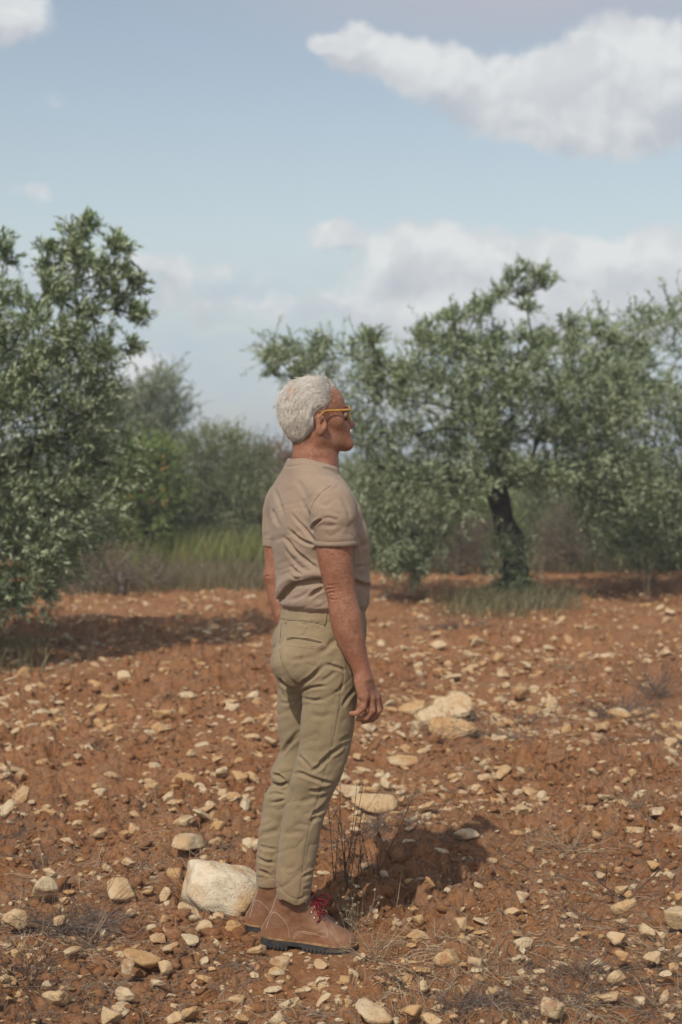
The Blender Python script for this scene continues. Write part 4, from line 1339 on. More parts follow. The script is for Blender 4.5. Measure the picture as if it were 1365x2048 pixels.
def surface_nets(sdf, lo, hi, h, smooth_it=1):
    lo = np.asarray(lo, float); hi = np.asarray(hi, float)
    Bk = 8
    n = (np.ceil((hi - lo) / h / Bk).astype(int) * Bk) + 1
    xs = [lo[i] + np.arange(n[i]) * h for i in range(3)]
    nb = (n - 1) // Bk
    bc = np.stack(np.meshgrid(*[lo[i] + (np.arange(nb[i]) + .5) * Bk * h for i in range(3)], indexing='ij'), -1).reshape(-1, 3).astype(np.float32)
    d = sdf(bc)
    rad = Bk * h * .87
    f = np.empty(tuple(n), np.float32)
    Fb = np.where(d > 0, 1.0, -1.0).astype(np.float32).reshape(tuple(nb))
    f[:-1, :-1, :-1] = np.repeat(np.repeat(np.repeat(Fb, Bk, 0), Bk, 1), Bk, 2)
    f[-1] = 1; f[:, -1] = 1; f[:, :, -1] = 1
    act = np.nonzero(np.abs(d).reshape(tuple(nb)) < rad * 1.7)
    loc = np.stack(np.meshgrid(*[np.arange(Bk + 1)] * 3, indexing='ij'), -1).reshape(-1, 3)
    I = np.stack(act, 1)
    CH = 400
    for s in range(0, len(I), CH):
        idx = (I[s:s + CH, None] * Bk + loc[None]).reshape(-1, 3)
        v = sdf((lo + idx * h).astype(np.float32))
        f[idx[:, 0], idx[:, 1], idx[:, 2]] = v
    s = f < 0
    acc = np.zeros(tuple(n - 1), np.int8)
    corners = [(a, b, c) for a in (0, 1) for b in (0, 1) for c in (0, 1)]
    for a, b, c in corners:
        acc += s[a:n[0] - 1 + a, b:n[1] - 1 + b, c:n[2] - 1 + c]
    ci = np.nonzero((acc > 0) & (acc < 8))
    C = np.stack(ci, 1)
    pos = np.zeros((len(C), 3)); cnt = np.zeros(len(C))
    for ca in corners:
        for ax in range(3):
            if ca[ax] == 0:
                cb = list(ca); cb[ax] = 1
                fa = f[C[:, 0] + ca[0], C[:, 1] + ca[1], C[:, 2] + ca[2]]; fb = f[C[:, 0] + cb[0], C[:, 1] + cb[1], C[:, 2] + cb[2]]
                cr = (fa < 0) != (fb < 0)
                t = np.where(cr, fa / np.where(cr, fa - fb, 1), 0)
                p = np.tile(np.array(ca, float), (len(C), 1)); p[:, ax] += t
                pos += p * cr[:, None]; cnt += cr
    V = lo + (C + pos / cnt[:, None]) * h
    vid = np.full(tuple(n - 1), -1, np.int64); vid[ci] = np.arange(len(C))
    Fs = []
    for ax in range(3):
        o1, o2 = [(1, 2), (2, 0), (0, 1)][ax]
        sl0 = [slice(1, n[i] - 1) for i in range(3)]; sl0[ax] = slice(0, n[ax] - 1)
        sl1 = list(sl0); sl1[ax] = slice(1, n[ax])
        e = np.stack(np.nonzero(s[tuple(sl0)] != s[tuple(sl1)]), 1)
        off = np.array([1, 1, 1]); off[ax] = 0
        e = e + off
        q = []
        for d1, d2 in ((-1, -1), (0, -1), (0, 0), (-1, 0)):
            k = e.copy(); k[:, o1] += d1; k[:, o2] += d2
            q.append(vid[k[:, 0], k[:, 1], k[:, 2]])
        q = np.stack(q, 1)
        inside = s[e[:, 0], e[:, 1], e[:, 2]]
        q[~inside] = q[~inside][:, ::-1]
        Fs.append(q[(q >= 0).all(1)])
    F = np.concatenate(Fs)
    for _ in range(smooth_it): V = relax(V, F)
    return V, F

def relax(V, F, k=.5):
    s = np.zeros_like(V); c = np.zeros(len(V))
    for a, b in ((0, 1), (1, 2), (2, 3), (3, 0)):
        for i in range(3):
            s[:, i] += np.bincount(F[:, a], V[F[:, b], i], len(V)) + np.bincount(F[:, b], V[F[:, a], i], len(V))
        c += np.bincount(F[:, a], minlength=len(V)) + np.bincount(F[:, b], minlength=len(V))
    return V * (1 - k) + k * s / np.maximum(c, 1)[:, None]

def vnormals(V, F):
    n = np.cross(V[F[:, 2]] - V[F[:, 0]], V[F[:, 3]] - V[F[:, 1]])
    out = np.zeros_like(V)
    for a in range(4):
        for i in range(3): out[:, i] += np.bincount(F[:, a], n[:, i], len(V))
    return norm(out)

def poly_dist(Q, L):
    """distance in pixels from points to a polyline, and how far along (0..1)"""
    best = np.full(len(Q), 1e9); tt = np.zeros(len(Q)); side = np.zeros(len(Q))
    for i in range(len(L) - 1):
        a, b = L[i], L[i + 1]
        ba = b - a
        t = np.clip(((Q - a) @ ba) / (ba @ ba + 1e-9), 0, 1)
        r = Q - a - t[:, None] * ba
        d = np.hypot(r[:, 0], r[:, 1])
        k = d < best
        best = np.where(k, d, best); tt = np.where(k, (i + t) / (len(L) - 1), tt)
        side = np.where(k, np.sign(ba[0] * r[:, 1] - ba[1] * r[:, 0]), side)
    return best, tt, side

def fold(V, F, items, conv):
    """creases worked into the cloth: (points, depth in mm, half width in pixels, kind)"""
    Nn = vnormals(V, F)
    Q = project(V)
    view = norm(V - np.array([0, 0, CAMH]))
    facing = ss(.10, -.25, (Nn * view).sum(1))
    disp = np.zeros(len(V))
    for it in items:
        pts, amp, w = it[:3]
        kind = it[3] if len(it) > 3 else 'fold'
        L = smooth_path(np.array([conv(*p) for p in pts]), max(3, 4 * len(pts)))
        lo, hi = L.min(0) - 4 * w, L.max(0) + 4 * w
        k = np.nonzero((Q[:, 0] > lo[0]) & (Q[:, 0] < hi[0]) & (Q[:, 1] > lo[1]) & (Q[:, 1] < hi[1]))[0]
        if not len(k): continue
        d, t, side = poly_dist(Q[k], L)
        taper = np.minimum(1, np.minimum(t, 1 - t) * 4 + (.0 if kind == 'fold' else 1))
        x = d / w
        if kind == 'fold':       # valley with a raised lip on both sides
            g = -(1 - 1.15 * x * x) * np.exp(-x * x * .75) * 1.0
        elif kind == 'over':     # cloth hanging over: raised above, tucked below
            g = np.where(side < 0, -np.exp(-x * x * .35), .55 * np.exp(-(x - 1.3) ** 2 * .9) * (x > 0)) * 1.0
        elif kind == 'ridge':
            g = np.exp(-x * x)
        else:                    # seam groove
            g = -np.exp(-x * x)
        disp[k] += amp * .001 * g * taper * (1.45 if kind in ('fold', 'over') else 1.0)
    return V + Nn * (disp * facing)[:, None]

YB = 4.88                                   # distance of the body's middle
FACE = 26                                   # how far he is turned away from a pure profile

# --- materials
def skin_material():
    m, N, b = new_mat("skin")
    tc = N.node('ShaderNodeTexCoord').outputs['Object']
    n1 = N.noise(tc, 26, 5, .6); n2 = N.noise(tc, 105, 5, .7); n3 = N.noise(tc, 420, 3, .6)
    c = N.mix(N.smooth(n1, .38, .62), (.250, .110, .060), (.320, .156, .090))
    c = N.mix(N.m('MULTIPLY', N.smooth(N.noise(tc, 11, 3, .6), .45, .65), .28), c, (.37, .135, .078))
    c = N.mix(N.m('MULTIPLY', N.smooth(n2, .50, .66), .60), c, (.215, .068, .036))
    c = N.mix(N.m('MULTIPLY', N.smooth(n2, .46, .34), .45), c, (.42, .21, .13))
    N.put(b.inputs['Base Color'], c)
    b.inputs['Roughness'].default_value = .46
    b.inputs['Specular IOR Level'].default_value = .42
    b.inputs['Subsurface Weight'].default_value = .12
    b.inputs['Subsurface Radius'].default_value = (.012, .004, .002)
    b.inputs['Subsurface Scale'].default_value = .4
    bump(N, b, N.m('ADD', N.m('MULTIPLY', n2, .8), N.m('MULTIPLY', n3, .5)), .0034, .9)
    return m

def cloth_material(name, c1, c2, weave=900, rough=.9, fade=None):
    m, N, b = new_mat(name)
    tc = N.node('ShaderNodeTexCoord').outputs['Object']
    n1 = N.noise(tc, 9, 4, .6); n2 = N.noise(N.vm('MULTIPLY', tc, (1, 1, 2.2)), 210, 3, .7); n3 = N.noise(tc, weave, 2, .6)
    c = N.mix(N.smooth(n2, .3, .7), c1, c2)
    c = N.mix(N.m('MULTIPLY', N.smooth(n1, .40, .65), .25), c, tuple(min(1, x * 1.16) for x in c2))
    if fade:      # red dust worked into the cloth near the ground
        sp = N.node('ShaderNodeSeparateXYZ'); N.l.new(tc, sp.inputs[0])
        c = N.mix(N.m('MULTIPLY', N.smooth(N.m('ADD', sp.outputs[2], N.m('MULTIPLY', N.m('SUBTRACT', n1, .5), .5)), .42, .10), fade), c, (.34, .19, .11))
        c = N.mix(N.m('MULTIPLY', N.smooth(N.noise(tc, 4.5, 5, .7), .52, .72), .22), c, (.36, .28, .18))
    N.put(b.inputs['Base Color'], c)
    b.inputs['Roughness'].default_value = rough
    b.inputs['Specular IOR Level'].default_value = .18
    b.inputs['Sheen Weight'].default_value = .12
    b.inputs['Sheen Roughness'].default_value = .5
    bump(N, b, N.m('ADD', n3, N.m('MULTIPLY', n2, .6)), .0016, .7)
    return m

def leather_material():
    m, N, b = new_mat("brown_leather")
    tc = N.node('ShaderNodeTexCoord').outputs['Object']
    n1 = N.noise(tc, 14, 5, .6); n2 = N.noise(tc, 180, 4, .6)
    c = N.mix(N.smooth(n1, .34, .66), (.150, .067, .032), (.228, .118, .063))
    c = N.mix(N.m('MULTIPLY', N.smooth(n2, .5, .75), .15), c, (.29, .165, .10))
    sp = N.node('ShaderNodeSeparateXYZ'); N.l.new(tc, sp.inputs[0])
    c = N.mix(N.m('MULTIPLY', N.smooth(N.m('ADD', sp.outputs[2], N.m('MULTIPLY', N.m('SUBTRACT', n1, .5), .10)), .075, .025), .25), c, (.36, .18, .095))
    N.put(b.inputs['Base Color'], c)
    N.put(b.inputs['Roughness'], N.mix(N.smooth(n1, .3, .7), .38, .52))
    b.inputs['Specular IOR Level'].default_value = .4
    bump(N, b, n2, .0012, .6)
    return m

M_SKIN = skin_material()
M_SHIRT = cloth_material("taupe_cotton", (.255, .190, .135), (.315, .240, .175))
M_TROUSER = cloth_material("olive_khaki_twill", (.210, .162, .092), (.270, .210, .126), 1300, fade=.22)
M_LEATHER = leather_material()
M_SOLE = simple_mat("black_rubber", (.026, .026, .028), .8, .3, .3, 60, (.055, .05, .046))
M_WELT = simple_mat("tan_welt", (.29, .175, .085), .7, .3, .2, 60)
M_STITCH = simple_mat("pale_stitch", (.40, .30, .21), .8, .2, .1, 60)
M_SEAM = simple_mat("dark_seam", (.105, .078, .052), .9, .1, .1, 60)
M_LACE = simple_mat("red_lace", (.20, .012, .022), .85, .2, .25, 300, (.10, .006, .012))
M_METAL = simple_mat("eyelet_metal", (.55, .52, .47), .35, .5, .1, 60, metallic=1.0)
M_HAIR = simple_mat("white_hair", (.60, .565, .50), .55, .35, .1, 90, (.36, .33, .285))
M_MOUSTACHE = simple_mat("white_moustache", (.60, .575, .53), .6, .3, .1, 90)
M_FRAME = simple_mat("amber_frame", (.50, .27, .055), .3, .5, .1, 120, (.36, .17, .035))
M_EYE = simple_mat("eye_white", (.36, .27, .23), .25, .5, .05, 30)
M_IRIS = simple_mat("iris", (.10, .09, .08), .25, .5, .2, 300)
def lens_material():
    m, N, b = new_mat("tinted_lens")
    b.inputs['Base Color'].default_value = (.07, .055, .045, 1)
    b.inputs['Roughness'].default_value = .06
    b.inputs['Alpha'].default_value = .32
    return m
M_LENS = lens_material()
def hair_base_material():
    m, N, b = new_mat("hair_undercoat")
    at = N.node('ShaderNodeAttribute', attribute_name='rnd').outputs['Fac']
    tc = N.node('ShaderNodeTexCoord').outputs['Object']
    n = N.noise(tc, 120, 4, .6)
    c = N.mix(N.smooth(n, .3, .7), (.40, .365, .31), (.60, .56, .49))
    c = N.mix(at, c, (.44, .235, .165))       # scalp where the hair is thin
    N.put(b.inputs['Base Color'], c)
    b.inputs['Roughness'].default_value = .75
    bump(N, b, n, .003, .8)
    return m
M_HAIRBASE = hair_base_material()

MAN = empty("person", (float(PT(600, 1890, 4.88)[0]), 4.88, 0.0),
            "white-haired man in taupe t-shirt and khaki trousers standing in profile, facing right", "person")

# --- head frame
TH = math.radians(17)
HO = PT(632, 845, 4.90)
HF = np.array([math.cos(TH), math.sin(TH), 0]); HL = np.array([-math.sin(TH), math.cos(TH), 0]); HU = np.array([0, 0, 1.0])
HS = FPX / 4.90
HR = np.stack([HF, HL, HU], 1)              # local -> world columns
def hp(px, py, lat=0.0):
    return np.array([((px - 632) / HS + lat * math.sin(TH)) / math.cos(TH), lat, (845 - py) / HS])
def hw(p): return HO + HR @ np.asarray(p, float)

def head_sdf(Pw):
    q = ((Pw - HO.astype(np.float32)) @ HR.astype(np.float32))
    qm = q.copy(); qm[:, 1] = -np.abs(qm[:, 1])          # both sides alike: near side (negative lat)
    d = ell(q, hp(622, 818), (.094, .074, .084))
    d = smin(d, ell(q, hp(654, 806), (.053, .060, .050)), .03)
    d = smin(d, ell(q, hp(660, 850), (.052, .057, .062)), .03)
    d = smin(d, ell(q, hp(684, 866), (.026, .034, .034)), .025)
    d = smin(d, cone(qm, hp(640, 878, -.052) , hp(692, 891, -.014), .019, .015), .03)
    d = smin(d, ell(q, hp(694, 888), (.020, .022, .018)), .02)
    d = smin(d, ell(qm, hp(672, 843, -.046), (.022, .018, .018)), .02)
    d = smin(d, cone(qm, hp(682, 816, -.036), hp(690, 818, 0), .011, .010), .016)
    d = smax(d, -ell(qm, hp(693, 830, -.031), (.014, .018, .013)), .012)
    d = smin(d, cone(q, hp(688, 828), hp(702, 848), .0085, .010), .010)
    d = smin(d, ell(q, hp(704, 849), (.011, .010, .0085)), .006)
    d = smin(d, ell(qm, hp(697, 853, -.012), (.010, .007, .007)), .006)
    d = smin(d, cone(qm, hp(695, 870, -.018), hp(699, 869, 0), .005, .007), .006)
    d = smin(d, cone(qm, hp(694, 877, -.016), hp(698, 877, 0), .005, .007), .006)
    d = smax(d, -cone(qm, hp(697, 873.5, -.022), hp(703, 873.5, 0), .0012, .002), .004)
    # ear
    t = math.radians(-12)
    Re = np.array([[math.cos(t), 0, math.sin(t)], [0, 1, 0], [-math.sin(t), 0, math.cos(t)]])
    yaw = math.radians(24)
    Ry = np.array([[math.cos(yaw), math.sin(yaw), 0], [-math.sin(yaw), math.cos(yaw), 0], [0, 0, 1.0]])
    c = hp(643, 848, -.079)
    e = ell(qm, c, (.0178, .0080, .0310), Re @ Ry)
    e = smin(e, ell(qm, c + np.array([-.003, .004, -.024]), (.011, .007, .012)), .008)
    e = smax(e, -ell(qm, c + np.array([.003, -.010, .003]), (.0088, .011, .0180), Re), .0025)
    e = smin(e, ell(qm, c + np.array([.015, .002, -.002]), (.0055, .007, .008)), .006)
    e = smin(e, cone(qm, c + np.array([-.004, -.0035, .004]), c + np.array([.004, -.003, .016]), .0032, .0028), .004)
    d = smin(d, e, .007)
    return d

def neck_sdf(P):
    q = ((P - HO.astype(np.float32)) @ HR.astype(np.float32))
    d = cone(q, hp(620, 860), hp(629, 950), .056, .066)
    d = smin(d, cone(q, hp(650, 880), hp(648, 950), .042, .045), .03)
    qm = q.copy(); qm[:, 1] = -np.abs(qm[:, 1])
    d = smin(d, cone(qm, hp(634, 872, -.056), hp(668, 952, -.016), .013, .012), .016)
    return d

ARM = sections([(1046, 633, 704, 4.70, 1.0), (1092, 633, 707, 4.70, 1.0), (1111, 634, 706, 4.70, 1.0), (1140, 640, 708, 4.70, 1.0), (1158, 644, 710, 4.705, 1.0), (1181, 650, 713, 4.71, 1.05),
                (1205, 656, 717, 4.71, 1.1), (1228, 658, 724, 4.71, 1.1), (1250, 662, 727, 4.71, 1.1), (1275, 670, 730, 4.71, 1.1), (1297, 680, 733, 4.71, 1.1), (1320, 693, 737, 4.71, 1.15), (1344, 706, 741, 4.71, 1.3),
                (1358, 711, 744, 4.71, 1.4)], 0)
ARML = sections([(1046, 530, 588, 5.08, 1.0), (1092, 528, 590, 5.08, 1.0), (1130, 530, 592, 5.08, 1.0), (1153, 526, 590, 5.08, 1.0), (1172, 531, 594, 5.08, 1.0), (1205, 539, 604, 5.07, 1.0),
                 (1247, 552, 616, 5.06, 1.0), (1290, 575, 628, 5.05, 1.1), (1335, 600, 636, 5.05, 1.3), (1350, 604, 640, 5.05, 1.4)], 0)
CHEST = sections([(918, 577, 668, 4.90, 1.1), (932, 573, 676, 4.90, 1.3), (946, 567, 677, 4.90, 1.5), (965, 559, 690, 4.89, 1.62), (985, 550, 704, 4.89, 1.68), (1015, 542, 718, 4.89, 1.65), (1040, 541, 726, 4.89, 1.58), (1060, 541, 733, 4.89, 1.55),
                  (1090, 543, 735, 4.89, 1.5), (1111, 548, 735.5, 4.89, 1.45), (1140, 552, 737, 4.89, 1.4), (1153, 553, 738, 4.89, 1.38), (1170, 555, 739, 4.89, 1.36), (1186, 556, 738, 4.89, 1.34), (1200, 556, 737, 4.89, 1.34), (1209, 559, 735, 4.89, 1.34), (1216, 566, 730, 4.89, 1.34), (1226, 572, 727, 4.89, 1.34)], FACE)
HIPS = sections([(1211, 568, 727, 4.89, 1.32), (1234, 562, 731, 4.89, 1.3), (1250, 557, 732, 4.89, 1.28), (1262, 551, 731, 4.89, 1.26), (1278, 546.5, 729, 4.89, 1.24), (1300, 547, 727, 4.89, 1.22), (1320, 552, 720, 4.89, 1.2), (1340, 562, 708, 4.89, 1.2), (1360, 578, 690, 4.89, 1.2), (1380, 600, 668, 4.89, 1.2), (1392, 620, 648, 4.89, 1.2)], FACE)
LEGR = sections([(1290, 612, 722, 4.80, 1.0), (1330, 606, 719, 4.80, 1.0), (1375, 604.5, 717, 4.80, .95), (1403, 604, 715, 4.80, .92), (1438, 602, 711, 4.80, .9), (1474, 600, 706, 4.80, .88), (1494, 597, 702, 4.80, .86), (1511, 593, 698, 4.80, .86), (1535, 587, 691, 4.80, .85), (1560, 580, 682, 4.80, .85),
                 (1589, 574, 667.5, 4.81, .86), (1609, 570, 658, 4.81, .88), (1657, 560.5, 643, 4.81, .92), (1694, 556, 636, 4.81, .95), (1731, 553, 631, 4.81, .97), (1765, 552, 626.5, 4.81, .98), (1790, 554, 623, 4.81, .98), (1816, 558, 620, 4.81, .98)], 0)
LEGL = sections([(1290, 560, 690, 4.99, .9), (1330, 556, 688, 4.99, .9), (1375, 557, 680, 4.99, .85), (1403, 554, 673, 4.99, .84), (1461, 557, 665, 4.99, .83), (1500, 560, 655, 4.99, .83), (1518, 553, 648, 4.99, .85), (1533, 543.5, 641, 4.99, .85), (1550, 539, 635, 4.99, .85), (1567, 543, 628, 4.99, .85),
                 (1587, 531, 622, 4.99, .86), (1606, 526.5, 616, 4.99, .88), (1645, 519, 605, 4.99, .92), (1682, 515, 598, 4.99, .95), (1713, 513.5, 592, 4.99, .97), (1765, 512, 585, 4.99, .98), (1772, 512, 584, 4.99, .98)], 0)

def hand_sdf(P):
    """right hand seen from its little-finger side, fingers curled back"""
    def p(px, py, Y): return PT(px, py, Y)
    d = cone(P, p(725, 1346, 4.71), p(729, 1368, 4.71), .025, .028)
    # palm: four metacarpals fanned away from the camera
    mc = [((731, 1393, 4.680), .0125), ((742, 1396, 4.700), .0135), ((751, 1396, 4.721), .0135), ((755, 1393, 4.741), .0125)]
    for q, ((x, y, Y), r) in enumerate(mc):
        d = smin(d, cone(P, p(724 + 2.5 * q, 1357, 4.690 + .012 * q), p(x, y, Y), .016, r), .012)
    d = smin(d, cone(P, p(719, 1365, 4.688), p(724, 1392, 4.682), .015, .014), .012)     # heel of the little-finger side
    fingers = [
        [(731, 1393, 4.680), (727, 1415, 4.676), (715, 1427, 4.678), (703, 1427, 4.682)],
        [(742, 1396, 4.700), (745, 1421, 4.696), (733, 1436, 4.697), (717, 1438, 4.701)],
        [(751, 1396, 4.721), (757, 1421, 4.720), (745, 1438, 4.720), (727, 1443, 4.722)],
        [(755, 1393, 4.741), (760, 1416, 4.743), (752, 1433, 4.744), (736, 1440, 4.745)]]
    rad = [(.0115, .0098, .0090, .0078), (.0125, .0105, .0095, .0082), (.0130, .0108, .0098, .0084), (.0125, .0106, .0096, .0084)]
    for f, r in zip(fingers, rad):
        e = None
        for i in range(3):
            c = cone(P, p(*f[i]), p(*f[i + 1]), r[i], r[i + 1])
            e = c if e is None else smin(e, c, .004)
        d = smin(d, e, .0045)
    th = [(724, 1360, 4.735), (728, 1385, 4.757), (731, 1408, 4.763), (727, 1426, 4.762)]
    for i in range(3):
        d = smin(d, cone(P, p(*th[i]), p(*th[i + 1]), (.015, .0125, .0108)[i], (.0125, .0108, .0085)[i]), .006)
    return d

def hand_left_sdf(P):
    def p(px, py, Y): return PT(px, py, Y)
    d = cone(P, p(622, 1345, 5.05), p(634, 1385, 5.05), .026, .03)
    for q in range(4):
        Y = 5.02 + .02 * q
        a, b, c = p(634 + 3 * q, 1388, Y), p(640 + 2 * q, 1415, Y), p(632 + q, 1434, Y)
        d = smin(d, cone(P, a, b, .0125, .0105), .006); d = smin(d, cone(P, b, c, .0105, .0085), .003)
    d = smin(d, cone(P, p(640, 1365, 5.0), p(652, 1405, 4.99), .014, .010), .008)
    return d

def body_sdf(P):
    d = smin(head_sdf(P), neck_sdf(P), .018)
    d = smin(d, zloft(P, CHEST, -.030), .03)
    d = smin(d, zloft(P, HIPS, -.026), .03)
    d = smin(d, zloft(P, ARM), .012)
    d = smin(d, zloft(P, ARML), .012)
    d = smin(d, hand_sdf(P), .012)
    d = smin(d, hand_left_sdf(P), .012)
    d = smin(d, zloft(P, LEGR, -.016), .03)
    d = smin(d, zloft(P, LEGL, -.016), .03)
    return np.maximum(d, .62 - P[:, 2])

def shirt_core(P, off=0.0):
    sr = sections([(958, 646, 676, 4.75, 1.0), (966, 636, 686, 4.74, 1.0), (978, 626, 697, 4.72, 1.0), (1000, 619, 708, 4.71, 1.0), (1030, 618, 715, 4.70, 1.0), (1060, 624, 715, 4.70, 1.0), (1080, 628, 715, 4.70, 1.0), (1092, 629, 714.5, 4.70, 1.0)], 0)
    sl = sections([(966, 560, 585, 5.02, 1.0), (976, 548, 592, 5.04, 1.0), (988, 538, 596, 5.06, 1.0), (1014, 527, 594, 5.07, 1.0), (1050, 525, 592, 5.08, 1.0), (1092, 526, 592, 5.08, 1.0)], 0)
    a, b = zloft(P, sr, off), zloft(P, sl, off)
    return zloft(P, CHEST, off), a, b

def shirt_sdf(P):
    c, a, b = shirt_core(P)
    # dome over both shoulders
    y = smin(c, np.maximum(a, -1), .022)
    y = smin(y, b, .030)
    dl = cone(P, PT(652, 992, 4.755), PT(612, 948, 4.86), .056, .042); dr = cone(P, PT(572, 996, 5.03), PT(600, 946, 4.93), .054, .042)
    y = smin(y, dl, .035); y = smin(y, dr, .035)
    # round neck opening
    q = ((P - HO.astype(np.float32)) @ HR.astype(np.float32))
    nk = neck_sdf(P) - .004
    pl = (q[:, 2] - hp(0, 921)[2]) + q[:, 0] * .30 + .010        # plane falling to the front
    y = np.maximum(y, -np.maximum(nk, -(pl + .030)))
    y = np.maximum(y, pl - .003)
    # tuck: waist end
    y = np.maximum(y, PT(650, 1224, 4.89)[2] - P[:, 2] )
    return y

def trouser_sdf(P):
    d = smin(zloft(P, LEGR), zloft(P, LEGL), .008)
    bt = ell(P, PT(596, 1322, 4.80), (.085, .085, .085)); bl = ell(P, PT(592, 1322, 4.97), (.075, .08, .085))
    h = smin(smin(zloft(P, HIPS), bt, .03), bl, .03)
    d = smin(d, h, .028)
    # open hems
    zr, zl = PT(590, 1800, 4.81)[2], PT(545, 1768, 4.99)[2]
    hem_r = zr + (P[:, 0] - PT(590, 1800, 4.81)[0]) * -.10 - P[:, 2] - .006 * np.cos(P[:, 0] * 90)
    rr = zloft(P, LEGR, .02)
    cut = np.maximum(rr, hem_r)
    d = np.where(rr < .01, np.maximum(d, hem_r), d)
    ll_ = zloft(P, LEGL, .02, cap=False)
    d = np.where((ll_ < .01) & (rr > .01), np.maximum(d, zl - P[:, 2]), d)
    inr = np.maximum(zloft(P, LEGR, -.006, cap=False), P[:, 2] - zr - .045)
    d = np.maximum(d, -inr)
    inl = np.maximum(zloft(P, LEGL, -.009, cap=False), P[:, 2] - zl - .022)
    d = np.maximum(d, -inl)
    return d

def c2(x, y): return (480 + x / 4.266, 900 + y / 4.266)
def c3(x, y): return (480 + x / 4.266, 1180 + y / 4.266)
def c4(x, y): return (460 + x / 4.097, 1450 + y / 4.097)

SHIRT_FOLDS = [
 ([(290, 320), (330, 430), (375, 570)], 3.5, 5), ([(255, 480), (310, 590), (345, 660)], 3.5, 5), ([(520, 400), (550, 480), (620, 600)], 2, 5),
 ([(405, 665), (480, 740), (560, 790), (650, 815)], 6, 4), ([(430, 530), (520, 640), (590, 730), (650, 790)], 4, 4), ([(520, 600), (580, 700), (640, 760)], 3, 3.5),
 ([(345, 745), (400, 770), (460, 850), (540, 925), (620, 985), (675, 1015)], 6, 4.5), ([(380, 830), (420, 900), (500, 990), (600, 1040)], 3, 4),
 ([(425, 985), (480, 1040), (560, 1065)], 4.5, 4), ([(440, 1060), (490, 1095), (560, 1075)], 3, 4),
 ([(720, 1105), (640, 1095), (560, 1112), (480, 1125), (400, 1170), (335, 1250)], 11, 7, 'overL'),
 ([(580, 1270), (650, 1215), (730, 1175)], 6, 4.5), ([(375, 1250), (400, 1205), (450, 1160)], 5, 5), ([(470, 1160), (560, 1150), (700, 1140)], 4, 5), ([(420, 1290), (520, 1250), (600, 1200)], 2.5, 5),
 ([(612, 690), (632, 640), (665, 612), (705, 588)], 9, 3.2), ([(700, 592), (760, 578), (840, 602)], 3, 4), ([(690, 640), (760, 650), (830, 640)], 2.5, 5), ([(860, 400), (920, 500), (950, 600)], 2.5, 5),
 ([(670, 460), (740, 470), (800, 420)], 2, 5), ([(620, 310), (700, 288), (770, 300)], 3.5, 4), ([(770, 360), (820, 320), (860, 290)], 2, 4),
 ([(1100, 1155), (1050, 1140), (990, 1118)], 8, 5, 'overL'), ([(975, 1000), (1095, 990)], 3, 4), ([(985, 860), (1085, 800)], 2.5, 5), ([(1000, 700), (1040, 800), (1060, 920)], 2.5, 5),
 ([(680, 150), (760, 160), (830, 195)], 2.5, 2.5), ([(470, 250), (540, 330), (560, 420)], 1.8, 7), ([(940, 300), (1000, 420), (1020, 520)], 2, 3),
]
SHIRT_SEAMS = [
 ([(775, 305), (690, 370), (625, 455), (598, 550), (602, 640), (625, 700)], 3.0, 1.5, 'seam'), ([(390, 140), (450, 138), (530, 122), (640, 128), (760, 160), (850, 215)], 2.6, 1.6, 'seam'),
 ([(636, 775), (800, 780), (985, 772)], 1.6, 1.4, 'seam'), ([(200, 765), (270, 770)], 1.6, 1.4, 'seam'), ([(632, 800), (800, 808), (985, 800)], 1.4, 2.5, 'ridge'),
]
TROUSER_FOLDS = [
 ([(505, 830), (550, 785), (620, 740), (725, 630)], 8, 4.5), ([(505, 885), (580, 842), (660, 825), (745, 820)], 6, 3.5), ([(515, 920), (620, 940), (745, 940)], 4, 3.5), ([(730, 635), (830, 662), (905, 690)], 5, 4),
 ([(325, 760), (400, 825), (490, 855)], 9, 4), ([(335, 960), (410, 968), (480, 950)], 3.5, 4), ([(365, 870), (385, 940)], 3, 4), ([(690, 790), (760, 740), (830, 690)], 3, 5),
 ([(870, 1010), (920, 920), (985, 840)], 5, 4.5), ([(800, 880), (860, 850), (880, 790)], 3, 4), ([(640, 560), (740, 500), (820, 420)], 3, 7), ([(420, 600), (520, 590), (640, 560)], 2, 6),
 ([(390, 1330), (440, 1270), (520, 1190)], 4, 5), ([(600, 1060), (700, 1080), (800, 1040)], 2, 7), ([(480, 270), (560, 290), (640, 265)], 2, 4), ([(850, 1300), (900, 1270), (960, 1240)], 4, 5)]
LEG_FOLDS = [
 ([(555, 245), (610, 300), (665, 365)], 4.5, 4), ([(650, 388), (730, 345), (820, 250), (995, 125)], 7, 5), ([(505, 400), (580, 398), (660, 430), (780, 470), (860, 485)], 6, 4.5),
 ([(640, 550), (740, 540), (860, 505)], 6, 4.5), ([(675, 745), (740, 700), (800, 640), (855, 575)], 9, 5), ([(640, 800), (700, 770), (770, 735)], 3, 5), ([(700, 590), (640, 620), (560, 640)], 2.5, 6),
 ([(395, 265), (480, 165), (575, 80)], 6, 5), ([(335, 400), (400, 425), (470, 480)], 6, 4), ([(345, 480), (410, 492), (485, 480)], 9, 4), ([(295, 585), (360, 560), (455, 580)], 5, 4), ([(320, 640), (400, 628), (465, 610)], 5, 4),
 ([(220, 1085), (290, 1122), (375, 1130)], 6, 4), ([(225, 1190), (290, 1212), (335, 1245)], 6, 4), ([(225, 990), (300, 1012), (395, 1022)], 4, 4), ([(240, 900), (320, 880), (400, 860)], 2.5, 6),
 ([(595, 1255), (650, 1222), (700, 1208)], 6, 4), ([(600, 1350), (650, 1330), (690, 1330)], 4, 4), ([(440, 900), (520, 880), (600, 900)], 2, 6), ([(400, 1150), (480, 1180), (560, 1160)], 1.8, 7), ([(470, 650), (500, 600), (510, 520)], 3, 4)]
